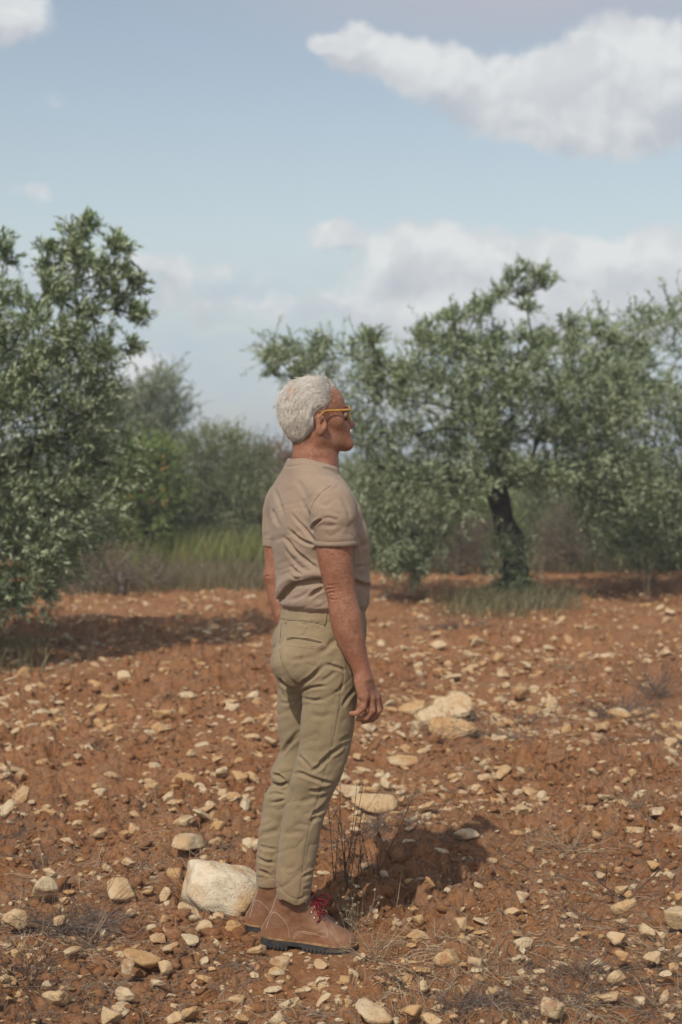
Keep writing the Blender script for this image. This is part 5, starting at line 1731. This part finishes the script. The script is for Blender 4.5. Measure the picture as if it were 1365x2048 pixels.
TROUSER_SEAMS3 = [
 ([(345, 245), (400, 258), (560, 268), (730, 300)], 2.5, 1.5, 'seam'), ([(352, 300), (342, 480), (355, 610), (405, 725), (480, 800), (545, 835)], 3, 1.8, 'seam'),
 ([(400, 425), (460, 412), (540, 420), (640, 440), (695, 450)], 6, 2.2, 'seam'), ([(395, 400), (540, 405), (705, 440)], 1.8, 1.3, 'ridge'), ([(395, 460), (540, 480), (705, 470)], 2, 1.4, 'ridge'),
 ([(590, 300), (560, 350), (530, 395)], 1.8, 1.3, 'seam'), ([(875, 640), (885, 760), (860, 850), (850, 1000), (822, 1150), (790, 1340)], 2.6, 1.5, 'seam')]
LEG_SEAMS = [([(845, 20), (830, 200), (760, 460), (680, 750), (640, 900), (605, 1100), (590, 1250), (570, 1420)], 2.4, 1.4, 'seam'), ([(388, 1295), (455, 1380), (560, 1428), (660, 1385)], 2.6, 1.8, 'seam'), ([(216, 1248), (300, 1255), (376, 1262)], 2.2, 1.5, 'seam')]
ELBOW = [([(735, 1200), (760, 1185), (810, 1182)], 2.2, 2), ([(745, 1230), (780, 1215), (830, 1222)], 2.0, 2), ([(755, 1265), (800, 1280), (850, 1270)], 1.8, 2), ([(740, 1160), (800, 1150)], 1.2, 2.5), ([(200, 1085), (230, 1075), (260, 1085)], 2, 2)]
EARLIER = None

def fold2(V, F, items, conv):
    out = []
    for it in items:
        if len(it) > 3 and it[3] == 'overL': out.append((it[0], it[1], it[2], 'over'))
        else: out.append(it)
    return fold(V, F, out, conv)

def build_man():
    P0 = PT(600, 1900, 4.9)
    # body
    lo = (-.28, 4.55, .06); hi = (.22, 5.25, 1.80)
    V, F = surface_nets(body_sdf, lo, hi, .0033, 2)
    V = fold2(V, F, ELBOW, c2)
    Nn = vnormals(V, F)
    # veins and sinews of the forearm and the back of the hand
    link("body", mesh_np("body", V, [F], [M_SKIN]), MAN)
    # t-shirt
    V, F = surface_nets(shirt_sdf, (-.30, 4.55, .95), (.24, 5.25, 1.56), .0033, 2)
    V = fold2(V, F, SHIRT_FOLDS, c2); V = relax(V, F, .3)
    V = fold2(V, F, SHIRT_SEAMS, c2)
    wr = fbm(V[:, 0] * 9 + V[:, 1] * 7, V[:, 2] * 12, 700, 3) - .5
    cr = fbm(V[:, 0] * 10 + V[:, 1] * 8 + V[:, 2] * 7, V[:, 2] * 15 - V[:, 0] * 6, 720, 3, .55)
    cr = (1 - np.abs(2 * cr - 1)) ** 5 * np.clip(1.25 - (V[:, 2] - 1.08) * 2.4, .25, 1)
    V = V + vnormals(V, F) * (wr * .008 - cr * .0042)[:, None]
    shirt = link("t_shirt", mesh_np("t_shirt", V, [F], [M_SHIRT]), MAN)
    shirt_geo = (V, F)
    # trousers
    V, F = surface_nets(trouser_sdf, (-.30, 4.62, .10), (.22, 5.22, 1.10), .0034, 2)
    V = fold2(V, F, TROUSER_FOLDS, c3); V = fold2(V, F, LEG_FOLDS, c4); V = relax(V, F, .3)
    V = fold2(V, F, TROUSER_SEAMS3, c3); V = fold2(V, F, LEG_SEAMS, c4)
    wr = fbm(V[:, 0] * 11 + V[:, 1] * 7, V[:, 2] * 9, 710, 3) - .5
    cr = fbm(V[:, 0] * 9 + V[:, 1] * 8 + V[:, 2] * 4, V[:, 2] * 14 - V[:, 0] * 8, 730, 3, .55)
    cr = (1 - np.abs(2 * cr - 1)) ** 5
    V = V + vnormals(V, F) * (wr * .007 - cr * .0036)[:, None]
    tro = link("trousers", mesh_np("trousers", V, [F], [M_TROUSER]), MAN)
    bvh_t = BVHTree.FromPolygons([tuple(v) for v in V.tolist()], F.tolist())
    Vs, Fs = shirt_geo
    bvh_s = BVHTree.FromPolygons([tuple(v) for v in Vs.tolist()], Fs.tolist())

    def on(bvh, pts, conv, off=.0006, n=24):
        out = []
        for x, y in smooth_path(np.array([conv(*p) for p in pts]), n):
            d = ray(x, y); d = d / np.linalg.norm(d)
            h = bvh.ray_cast(Vector((0, 0, CAMH)), Vector(d))
            if h[0] is not None: out.append(np.array(h[0]) - d * off)
        return np.array(out)
    # trouser details: belt loops, pocket lips, stitches
    for pts in ([(404, 140), (403, 220), (394, 288)], [(738, 155), (736, 230), (722, 305)]):
        L = on(bvh_t, pts, c3, .0012, 8)
        mb = MB(); mb.tube(L, .0030, 6); link("belt_loop", mb.mesh("belt_loop", M_TROUSER), tro)
    L = on(bvh_t, [(400, 424), (460, 412), (540, 420), (640, 440), (692, 450)], c3, .0002)
    mb = MB(); mb.tube(L, .0013, 5); pk = link("back_pocket", mb.mesh("back_pocket", M_SEAM), tro)
    L = on(bvh_t, [(392, 436), (395, 402), (540, 404), (702, 436), (706, 462), (640, 490), (520, 482), (398, 458), (392, 436)], c3, .0003, 60)
    mb = MB(); mb.tube(L, .0010, 5); link("pocket_stitching", mb.mesh("pocket_stitching", M_STITCH), tro)
    for nm, bv, segs, mt, r, par in (
        ("side_seam", bvh_t, [([(875, 640), (885, 760), (862, 850), (850, 1000), (822, 1150), (790, 1340)], c3), ([(830, 200), (760, 460), (690, 720), (640, 900), (605, 1100), (590, 1250), (572, 1410)], c4)], M_SEAM, .0007, tro),
        ("seat_seam", bvh_t, [([(352, 300), (342, 480), (355, 610), (405, 725), (480, 800)], c3)], M_SEAM, .0008, tro),
        ("waistband_seam", bvh_t, [([(345, 245), (400, 258), (560, 268), (730, 300)], c3)], M_SEAM, .0008, tro),
        ("sleeve_seam", bvh_s, [([(775, 305), (690, 370), (625, 455), (598, 550), (602, 640), (618, 680)], c2)], M_SEAM, .0006, shirt),
        ("hem_stitching", bvh_s, [([(640, 775), (800, 780), (980, 772)], c2)], M_SEAM, .0005, shirt),
    ):
        mb = MB()
        for pts, cv in segs:
            L = on(bv, pts, cv, .0001, 40)
            if len(L) > 2:
                for _ in range(2): L[1:-1] = .25 * L[:-2] + .5 * L[1:-1] + .25 * L[2:]
                mb.tube(L, r, 5)
        link(nm, mb.mesh(nm, mt), par)

build_man(); tick("man")

# --- hair
def build_hair():
    HAIRC1 = lambda x, y: (500 + x / 4.55, 720 + y / 4.55)
    poly = [(180, 560), (360, 815), (408, 806), (462, 762), (545, 705), (588, 640), (592, 560), (590, 500), (618, 462), (668, 446), (735, 428), (757, 360), (752, 300), (735, 235), (790, 190), (860, 250), (900, 230), (900, 60), (180, 60)]
    LP = np.array([hp(*HAIRC1(x, y), -.050)[[0, 2]] for x, y in poly])
    def pdist(q):
        d, _, _ = poly_dist(q, np.vstack([LP, LP[:1]]))
        s = in_poly(q[:, 0], q[:, 1], LP)
        return np.where(s, -d, d)
    def shell(q):
        d = ell(q, hp(619, 811), (.096, .082, .089))
        d = smin(d, ell(q, hp(606, 838), (.070, .076, .076)), .03)
        d = smin(d, ell(q, hp(654, 790), (.052, .062, .044)), .025)
        d = smin(d, ell(q, hp(600, 868), (.030, .050, .035)), .03)
        d = smin(d, ell(q, hp(662, 781, .018), (.036, .040, .024)), .02)
        return d
    def sdf(Pw):
        q = ((Pw - HO.astype(np.float32)) @ HR.astype(np.float32)).astype(float)
        d = shell(q)
        n = fbm(q[:, 0] * 60 + q[:, 2] * 35, q[:, 2] * 38 + q[:, 1] * 60, 820, 3) - .5
        d = d + n * .0025 + .003
        qq = q[:, [0, 2]].copy(); qq[:, 0] -= .034 * ss(-.045, .03, q[:, 1])      # the quiff runs further forward away from us
        pd = pdist(qq)
        d = d + .013 * (1 - ss(0, .030, -pd)) ** 1.5
        return smax(d, pd + .0015 + n * .012, .004)
    c = HO
    V, F = surface_nets(sdf, c - np.array([.14, .14, .10]), c + np.array([.14, .14, .17]), .0028, 1)
    Q = project(V)
    SPOTS = (((385, 275), 50, 110, 1.0), ((470, 290), 55, 50, .7), ((640, 230), 70, 30, .25), ((755, 300), 40, 70, .8))
    def thinness(Q):
        t = np.zeros(len(Q))
        for (x, y), rx, ry, a in SPOTS:
            X, Y = HAIRC1(x, y)
            t = np.maximum(t, a * np.exp(-((Q[:, 0] - X) / (rx / 4.55)) ** 2 - ((Q[:, 1] - Y) / (ry / 4.55)) ** 2))
        return t
    thin = thinness(Q)
    me = mesh_np("hair", V, [F], [M_HAIRBASE]); point_attr(me, 'rnd', thin)
    ho = link("hair", me, MAN)
    # locks combed back and down over it
    g = np.random.default_rng(3)
    Nn = vnormals(V, F)
    q = (V - HO) @ HR
    outer = (Nn * norm(V - hw(hp(622, 830)))).sum(1) > .25
    ids = g.choice(np.nonzero(outer)[0], 20000, replace=True)
    ids = ids[g.random(len(ids)) > thin[ids] * .9]
    mb = MB()
    p, n, l = V[ids], Nn[ids], q[ids]
    N_ = len(ids)
    # flow: back over the crown, down the sides, in to the nape
    top = np.clip((l[:, 2] - .035) / .045, 0, 1); bk = np.clip(-l[:, 0] / .07, 0, 1)
    w1 = fbm(l[:, 0] * 22 + 3, l[:, 2] * 22 + l[:, 1] * 15, 840, 3) - .5; w2 = fbm(l[:, 2] * 24 - 7, l[:, 0] * 20 + l[:, 1] * 22, 850, 3) - .5
    fl = np.stack([-1.0 * top - .62 * (1 - bk) * (1 - top) + .12 * bk + w1 * 1.1, np.where(l[:, 1] > 0, .3, -.3) * top + w2 * .6, -.28 * top - .80 * (1 - top) - .35 * bk + w2 * 1.1], 1) + g.normal(0, .09, (N_, 3))
    w = fl @ HR.T
    w = norm(w - n * (w * n).sum(1)[:, None])
    L = (g.uniform(.018, .055, N_) * np.clip((l[:, 2] + .080) / .05, .3, 1))[:, None]
    lift = (g.uniform(0, .05, N_) * np.where(l[:, 2] > .07, 1.6, 1.0) + .10 * np.maximum(0, w1))[:, None]
    # the path leans back into the head so that locks lie on it
    curv = norm(HR @ np.zeros(3) + (hw(hp(620, 822)) - p))
    pts = np.stack([p - n * .001, p + w * L * .33 + n * (L * lift * .7 + .0012), p + w * L * .66 + n * L * lift * .9 + curv * L * L * 2.2 + n * .0015, p + w * L + n * L * lift * .4 + curv * L * L * 5.0 + n * .0012], 1)
    keep = g.random(N_) > thinness(project(pts[:, 2])) * .85
    across = l[:, 0] * .80 - l[:, 2] * .60 + l[:, 1] * .35; along = l[:, 0] * .6 + l[:, 2] * .8
    streak = vnoise(across * 190 + w1 * 5, along * 22 + 9, 861) * .65 + vnoise(across * 420, along * 40, 862) * .35
    lockw = np.where(g.random(N_) < .012, g.uniform(.0010, .0014, N_), g.uniform(.0003, .0006, N_))
    r = lockw[:, None]
    pts[:, 1:] += n[:, None] * (lockw * .5 + .0016 * (streak - .3))[:, None, None]
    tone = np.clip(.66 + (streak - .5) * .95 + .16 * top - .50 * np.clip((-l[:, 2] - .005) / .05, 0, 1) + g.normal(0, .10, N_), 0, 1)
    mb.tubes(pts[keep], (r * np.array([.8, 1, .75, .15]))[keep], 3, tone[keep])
    # the loose quiff over the brow, and stray hairs
    n_ = 520
    lat = g.uniform(-.050, .058, n_); st = np.array([hp(x, y, 0) for x, y in zip(g.uniform(640, 676, n_), g.uniform(764, 772, n_))]); st[:, 1] = lat
    st[:, 2] = .082 - 3.2 * lat ** 2 - np.maximum(0, st[:, 0] - .035) * .25; st[:, 0] += -.010 * (lat < 0) * np.abs(lat) / .05
    d1 = np.stack([g.normal(.35, .35, n_), g.normal(.10, .35, n_), g.uniform(.35, 1.0, n_)], 1); d2 = np.stack([g.normal(-.25, .5, n_), g.normal(.35, .4, n_), g.normal(-.1, .3, n_)], 1)
    Lq = g.uniform(.012, .030, n_)[:, None]
    a0 = st - d1 * .004; a1 = st + d1 * Lq * .4; a2 = a1 + (d1 * .5 + d2 * .5) * Lq * .4; a3 = a2 + d2 * Lq * .5
    mb.tubes(np.stack([a0, a1, a2, a3], 1) @ HR.T + HO, g.uniform(.0004, .0008, n_)[:, None] * np.array([.9, 1, .8, .3]), 3, np.clip(g.normal(.75, .15, n_), 0, 1))
    fy = g.choice(ids, 600); pf, nf = V[fy], Nn[fy]
    wf = norm(g.normal(size=(len(fy), 3)) + HR @ np.array([-.6, 0, -.3])); wf = norm(wf - nf * (wf * nf).sum(1)[:, None])
    Lf = g.uniform(.015, .035, len(fy))[:, None]
    mb.tubes(np.stack([pf, pf + wf * Lf * .4 + nf * Lf * .22, pf + wf * Lf * .8 + nf * Lf * .34, pf + wf * Lf * 1.1 + nf * Lf * .30], 1), np.tile([.0005, .0005, .0004, .0002], (len(fy), 1)), 3, g.uniform(.5, 1, len(fy)))
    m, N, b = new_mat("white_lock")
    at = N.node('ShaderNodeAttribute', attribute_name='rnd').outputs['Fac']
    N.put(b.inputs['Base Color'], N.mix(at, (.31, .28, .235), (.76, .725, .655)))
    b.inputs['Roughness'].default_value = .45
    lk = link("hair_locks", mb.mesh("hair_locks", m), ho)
    lk['kind'] = 'stuff'
    # moustache
    def ms(Pw):
        q = (Pw - HO.astype(np.float32)) @ HR.astype(np.float32)
        qm = q.copy(); qm[:, 1] = -np.abs(qm[:, 1])
        d = cone(qm, hp(703, 861, 0), hp(700, 863, -.018), .0068, .0062)
        d = smin(d, cone(qm, hp(700, 863, -.018), hp(693, 871, -.032), .0056, .0035), .004)
        return d + (vnoise(q[:, 1] * 500, q[:, 2] * 120 + q[:, 0] * 100, 5) - .5) * .0014
    V, F = surface_nets(ms, hw(hp(695, 865)) - .06, hw(hp(695, 865)) + .06, .0016, 1)
    link("moustache", mesh_np("moustache", V, [F], [M_MOUSTACHE]), MAN)
    # eyebrow
    mb = MB()
    for s in (-1, 1):
        for k in range(40):
            t = g.random()
            p = hp(690 - 9 * t, 814 - 1.5 * math.sin(math.pi * t) + g.normal(0, 1.0), 0); p[1] = s * (.014 + .032 * t)
            p[0] = hp(690 - 6 * t * t, 814, 0)[0] + .010 - .012 * t * t
            e = p + np.array([.002, s * .006, .003 + g.normal(0, .001)])
            mb.tube(np.array([hw(p), hw(e)]), np.array([.0007, .0003]), 3, cap=False)
    link("eyebrows", mb.mesh("eyebrows", M_MOUSTACHE), MAN)
    # eyes
    Vi, Fi = ICO[3]
    for s in (-1, 1):
        c = hw(hp(682.5, 830, 0) * np.array([1, 0, 1]) + np.array([0, s * .031, 0]))
        e = link("eye", mesh_np("eye", Vi * .0115 + c, [Fi], [M_EYE]), MAN)
        link("iris", mesh_np("iris", Vi * np.array([.0055, .0055, .0055]) + c + HF * .0072, [Fi], [M_IRIS]), e)

build_hair(); tick("hair")

def build_glasses():
    fx = .098
    root = bpy.data.objects.new("eyeglasses", None)
    COL.objects.link(root); root.parent = MAN
    root.matrix_parent_inverse = Matrix.Translation(-Vector(MAN.location))
    def put(nm, me, par): 
        o = bpy.data.objects.new(nm, me); COL.objects.link(o); o.parent = par
        o.matrix_parent_inverse = Matrix.Identity(4)
        return o
    zc = hp(0, 826)[2]
    for s in (-1, 1):
        # rounded rim, wrapped a little round the face
        pts = []
        for a in np.linspace(0, 2 * math.pi, 33):
            ca, sa = math.cos(a), math.sin(a)
            u = .0265 * np.sign(ca) * abs(ca) ** .75; v = .0195 * np.sign(sa) * abs(sa) ** .75
            y = s * (.0365 + u)
            pts.append(hw((fx - .35 * max(0, abs(y) - .012) ** 1.4 * 1.2, y, zc + v - (.002 if sa < 0 else 0))))
        mb = MB(); mb.tube(np.array(pts), .0026, 7, cap=False)
        rim = put("rim", mb.mesh("rim", M_FRAME), root)
        pts = np.array(pts[:-1]); c = pts.mean(0)
        V = np.vstack([pts + HF * .0006, [c + HF * .0022], pts - HF * .0006, [c + HF * .001]]); n = len(pts)
        F = np.array([[i, (i + 1) % n, n] for i in range(n)] + [[n + 1 + (i + 1) % n, n + 1 + i, 2 * n + 1] for i in range(n)] + [[i, n + 1 + i, n + 1 + (i + 1) % n] for i in range(n)] + [[i, n + 1 + (i + 1) % n, (i + 1) % n] for i in range(n)])
        put("lens", mesh_np("lens", V, [F], [M_LENS]), root)
        # temple arm: flat bar to the ear, hooked behind it
        yo = s * .0735
        path = [hw((fx - .008, s * .064, zc + .008)), hw((fx - .013, s * .071, zc + .0085)), hw((.055, yo, zc + .0065)), hw((.026, s * .0785, zc + .0055)), hw((.004, s * .0835, zc + .003)), hw((-.006, s * .084, zc - .006)), hw((-.016, s * .082, zc - .016))]
        mb = MB()
        L = smooth_path(np.array(path), 22)
        r = np.linspace(.0040, .0024, 22)
        mb.tube(L, r, 8)
        V = mb.V[0]; Ls = np.repeat(L, 8, 0)
        o = (V - Ls) @ HR; o[:, 1] *= .5; mb.V[0] = Ls + o @ HR.T
        put("temple", mb.mesh("temple", M_FRAME), root)
    mb = MB(); mb.tube(smooth_path(np.array([hw((fx, -.012, zc + .006)), hw((fx + .004, 0, zc + .009)), hw((fx, .012, zc + .006))]), 9), .0026, 7)
    put("bridge", mb.mesh("bridge", M_FRAME), root)

build_glasses()

# --- boots
def build_boot(name, origin, yaw, pitch, label, laces=True):
    """local frame: x from heel to toe, y to the man's left, z up; origin under the heel"""
    R = Matrix.Rotation(yaw, 3, 'Z') @ Matrix.Rotation(pitch, 3, 'Y')
    Rn = np.array(R); O = np.asarray(origin, float)
    def w(p): return O + np.asarray(p, float) @ Rn.T
    root = bpy.data.objects.new(name, None); COL.objects.link(root); root.parent = MAN
    root.matrix_parent_inverse = Matrix.Translation(-Vector(MAN.location))
    def put(nm, me, lab=None):
        o = bpy.data.objects.new(nm, me); COL.objects.link(o); o.parent = root
        o.matrix_parent_inverse = Matrix.Identity(4)
        return o
    xs = np.array([0, .02, .05, .085, .12, .16, .20, .235, .262, .28, .289, .292])
    half = np.array([.014, .030, .0365, .0355, .0345, .040, .0475, .0485, .043, .031, .017, .003])
    top = np.array([.05, .075, .095, .105, .115, .116, .092, .076, .063, .052, .043, .034])
    sh = np.array([[.028, .003, .165, .036], [.055, .006, .180, .037], [.105, .019, .176, .036], [.135, .030, .160, .0375], [.165, .037, .144, .039], [.185, .040, .138, .039], [.20, .041, .136, .039]])
    def sdf(P):
        q = (P - O.astype(np.float32)) @ Rn.astype(np.float32)
        x, y, z = q[:, 0], q[:, 1], q[:, 2]
        hwid = np.interp(x, xs, half); tp = np.interp(x, xs, top)
        B = np.maximum(tp - .028, .004)
        cx = np.clip(x, xs[0], xs[-1])
        d = ((np.abs(y / np.maximum(hwid, .003)) ** 2.4 + np.abs((z - .028) / B) ** 2.4) ** (1 / 2.4) - 1) * np.minimum(hwid, B)
        d = np.maximum(d, np.abs(x - .146) - .146)
        xb = np.interp(z, sh[:, 0], sh[:, 1]); xf = np.interp(z, sh[:, 0], sh[:, 2]); hy = np.interp(z, sh[:, 0], sh[:, 3])
        A = (xf - xb) / 2
        s = ((np.abs((x - (xb + xf) / 2) / A) ** 2.5 + np.abs(y / hy) ** 2.5) ** (1 / 2.5) - 1) * np.minimum(A, hy)
        s = np.maximum(s, z - .190)
        d = smin(d, s, .022)
        ins = ((np.abs((x - (xb + xf) / 2) / (A - .004)) ** 2.5 + np.abs(y / (hy - .004)) ** 2.5) ** (1 / 2.5) - 1) * np.minimum(A, hy)
        d = np.maximum(d, -np.maximum(ins, .165 - z))
        return np.maximum(d, .0265 - z)
    lo = np.minimum.reduce([w((a, b, c)) for a in (-.02, .31) for b in (-.06, .06) for c in (.02, .23)]) - .01
    hi = np.maximum.reduce([w((a, b, c)) for a in (-.02, .31) for b in (-.06, .06) for c in (.02, .23)]) + .01
    V, F = surface_nets(sdf, lo, hi, .0027, 2)
    q = (V - O) @ Rn
    n = fbm(q[:, 0] * 40, q[:, 2] * 46 + q[:, 1] * 20, 900, 3) - .5
    cr = np.exp(-((q[:, 0] - .195 - .15 * (q[:, 2] - .06)) / .012) ** 2) * np.sin(q[:, 0] * 900 + q[:, 2] * 200)
    V = V + vnormals(V, F) * (n * .0035 + cr * .0007)[:, None]
    me = mesh_np("upper", V, [F], [M_LEATHER])
    put("upper", me)
    bvh = BVHTree.FromPolygons([tuple(v) for v in V.tolist()], F.tolist())
    # sole, heel block and welt as outlined slabs
    def outline(extra, x0=-.02, x1=.4, npt=44):
        t = np.linspace(0, math.pi, npt)
        xx = .146 - .146 * np.cos(t)
        hh = np.interp(xx, xs, half)
        xx = .146 + (xx - .146) * (1 + extra / .146); hh = hh + extra * np.sin(np.clip(t, .3, math.pi - .3)) ** .3
        hh[0] = hh[-1] = 0.002
        k = (xx >= x0) & (xx <= x1)
        xx, hh = xx[k], hh[k]
        return np.vstack([np.stack([xx, -hh], 1), np.stack([xx, hh], 1)[::-1]])
    def slab(o, z0, z1, scale0=1.0):
        n = len(o); V = []
        c = o.mean(0)
        V += [w((x, y, zz)) for (x, y), zz in zip(o, np.broadcast_to(z1, n))]
        oo = c + (o - c) * scale0
        V += [w((x, y, zz)) for (x, y), zz in zip(oo, np.broadcast_to(z0, n))]
        V += [w((c[0], c[1], np.mean(z1))), w((c[0], c[1], np.mean(z0)))]
        F4 = [[i, n + i, n + (i + 1) % n, (i + 1) % n] for i in range(n)]
        F3 = [[i, (i + 1) % n, 2 * n] for i in range(n)] + [[n + (i + 1) % n, n + i, 2 * n + 1] for i in range(n)]
        return np.array(V), np.array(F3), np.array(F4)
    mb = MB()
    V_, f3, f4 = slab(outline(.006), .0235, .0295)
    me = mesh_np("welt", V_, [f3, f4], [M_WELT], smooth=False); put("welt", me)
    mb = MB()
    V_, f3, f4 = slab(outline(.005), .010, .0238, .985)
    mb.add(V_, f3); mb.F4.append(f4)
    V_, f3, f4 = slab(outline(.005, -.02, .086), .0, .0105, .97)
    b0 = mb.n; mb.add(V_, f3); mb.F4.append(f4 + b0)
    V_, f3, f4 = slab(outline(.004, .125, .4), .003, .0105, .97)
    b0 = mb.n; mb.add(V_, f3); mb.F4.append(f4 + b0)
    # tread lugs along both edges
    for x in np.concatenate([np.arange(.006, .084, .0125), np.arange(.135, .285, .0125)]):
        hh = float(np.interp(x, xs, half)) + .0055
        for s in (-1, 1):
            z0 = -.004 if x < .1 else -.001
            o = np.array([[x - .0038, s * (hh - .012)], [x + .0038, s * (hh - .012)], [x + .0038, s * hh], [x - .0038, s * hh]])
            if s < 0: o = o[::-1]
            V_, f3, f4 = slab(o, z0, .013)
            b0 = mb.n; mb.add(V_, f3); mb.F4.append(f4 + b0)
    put("sole", mb.mesh("sole", M_SOLE, smooth=False))
    # stitching and seams laid on the leather, both sides
    def lay(pts, s, n=30, off=.0003):
        out = []
        for x, z in smooth_path(np.array(pts), n):
            a = Vector(w((x, s * .12, z))); d = Vector(w((x, 0, z))) - a
            h = bvh.ray_cast(a, d.normalized())
            if h[0] is not None: out.append(np.array(h[0] + h[1] * off))
        return np.array(out)
    lines = [[(.008, .040), (.030, .102), (.060, .094), (.082, .070), (.090, .030)],
             [(.100, .030), (.108, .052), (.128, .060), (.160, .058), (.205, .052), (.200, .078), (.166, .118), (.148, .160)],
             [(.104, .030), (.112, .048), (.130, .0555), (.162, .0535)],
             [(.0125, .050), (.022, .100), (.038, .150), (.041, .184)],
             [(.030, .102), (.022, .105)],
             [(.045, .184), (.090, .184), (.132, .184)]]
    mb = MB()
    for L in lines:
        for s in (-1, 1):
            p = lay(L, s)
            if len(p) > 3: mb.tube(p, .0008, 5)
    put("stitching", mb.mesh("stitching", M_STITCH))
    # heel strip seam
    mb = MB()
    p = []
    for z in np.linspace(.034, .184, 20):
        h = bvh.ray_cast(Vector(w((-.15, -.012, z))), Vector(w((1, -.012, z)) - w((0, -.012, z))))
        if h[0] is not None: p.append(np.array(h[0] + h[1] * .0002))
    if len(p) > 3:
        mb.tube(np.array(p), .0009, 5)
        put("heel_seam", mb.mesh("heel_seam", M_STITCH))
    # pressed emblem on the ankle, too small to read
    # laces and eyelets
    if laces:
        mb = MB(); me_ = MB()
        hooks = []
        for k in range(6):
            t = k / 5
            x, z = .178 - .050 * t, .092 + .078 * t
            row = []
            for s in (-1, 1):
                a = Vector(w((x - .006, s * .12, z - .004))); d = (Vector(w((x - .006, s * .014, z - .004))) - a).normalized()
                h = bvh.ray_cast(a, d)
                if h[0] is None: continue
                p = np.array(h[0]); nn = np.array(h[1])
                row.append(p)
                me_.tube(np.array([p - nn * .001, p + nn * .0018, p + nn * .0030]), np.array([.0036, .0034, .0018]), 8)
            if len(row) == 2: hooks.append(row)
        for k, (a, b) in enumerate(hooks):
            up = Rn @ np.array([.62, 0, .78])
            m0 = (a + b) / 2
            h = bvh.ray_cast(Vector(m0 + up * .08), Vector(-up))
            top_ = np.array(h[0]) + up * .004 if h[0] is not None else m0 + up * .02
            mb.tube(smooth_path(np.array([a, (a * .6 + top_ * .4) + up * .008, top_, (b * .6 + top_ * .4) + up * .008, b]), 14), .0021, 6)
            if k + 1 < len(hooks):
                a2, b2 = hooks[k + 1]
                mb.tube(smooth_path(np.array([a, (a + top_) / 2 + up * .007, top_ + up * .003, (b2 + top_) / 2 + up * .007, b2]), 14), .0019, 6)
                mb.tube(smooth_path(np.array([b, (b + top_) / 2 + up * .009, top_ + up * .005, (a2 + top_) / 2 + up * .009, a2]), 14), .0019, 6)
        # bow: two loops and two loose ends hanging out in front
        kx, kz = .158, .150
        def lp(pts): mb.tube(smooth_path(np.array([w(p) for p in pts]), 26), .0019, 6)
        lp([(kx, -.008, kz), (kx + .012, -.026, kz + .012), (kx + .036, -.034, kz + .010), (kx + .040, -.032, kz + .000), (kx + .018, -.022, kz - .004), (kx, -.006, kz)])
        lp([(kx, -.006, kz), (kx + .010, -.030, kz - .004), (kx + .026, -.042, kz - .020), (kx + .020, -.044, kz - .034), (kx + .008, -.036, kz - .022), (kx, -.008, kz - .002)])
        lp([(kx, .006, kz), (kx + .016, .024, kz + .014), (kx + .038, .032, kz + .006), (kx + .030, .030, kz - .008), (kx, .006, kz - .002)])
        lp([(kx, -.004, kz), (kx + .014, -.022, kz - .018), (kx + .020, -.036, kz - .044), (kx + .012, -.040, kz - .060)])
        lp([(kx, .004, kz), (kx + .020, .014, kz + .002), (kx + .034, .020, kz - .026)])
        put("laces", mb.mesh("laces", M_LACE))
        ey = put("eyelets", me_.mesh("eyelets", M_METAL))
        ey['kind'] = 'stuff'
    if label: root['label'] = label
    return root

def heel_at(px, py, Y): return PT(px, py, Y)
build_boot("boot", PT(525.5, 1884, 4.845), math.radians(-7.5), math.radians(4.2), "nearer brown boot, the right one, with the red bow in full view")
build_boot("boot", PT(494, 1860, 4.985), math.radians(-6), math.radians(2.5), "farther brown boot, mostly hidden behind the nearer one")

# ------------------------------------------------------------------ the air
def build_haze():
    me = bpy.data.meshes.new("haze")
    bm = bmesh.new()
    bmesh.ops.create_cube(bm, size=1.0)
    bm.to_mesh(me); bm.free()
    m = bpy.data.materials.new("air")
    m.use_nodes = True
    nt = m.node_tree
    for n in list(nt.nodes):
        if n.type == 'BSDF_PRINCIPLED': nt.nodes.remove(n)
    v = nt.nodes.new('ShaderNodeVolumePrincipled')
    v.inputs['Color'].default_value = (.84, .93, 1.0, 1)
    v.inputs['Density'].default_value = .0026
    v.inputs['Anisotropy'].default_value = .1
    out = [n for n in nt.nodes if n.type == 'OUTPUT_MATERIAL'][0]
    nt.links.new(v.outputs[0], out.inputs['Volume'])
    me.materials.append(m)
    o = link("haze", me, loc=(0, 1650, 3.9))
    o.scale = (9000, 3500, 10.4)
    tag(o, kind='stuff', label="thin pale haze in the warm air")
build_haze()
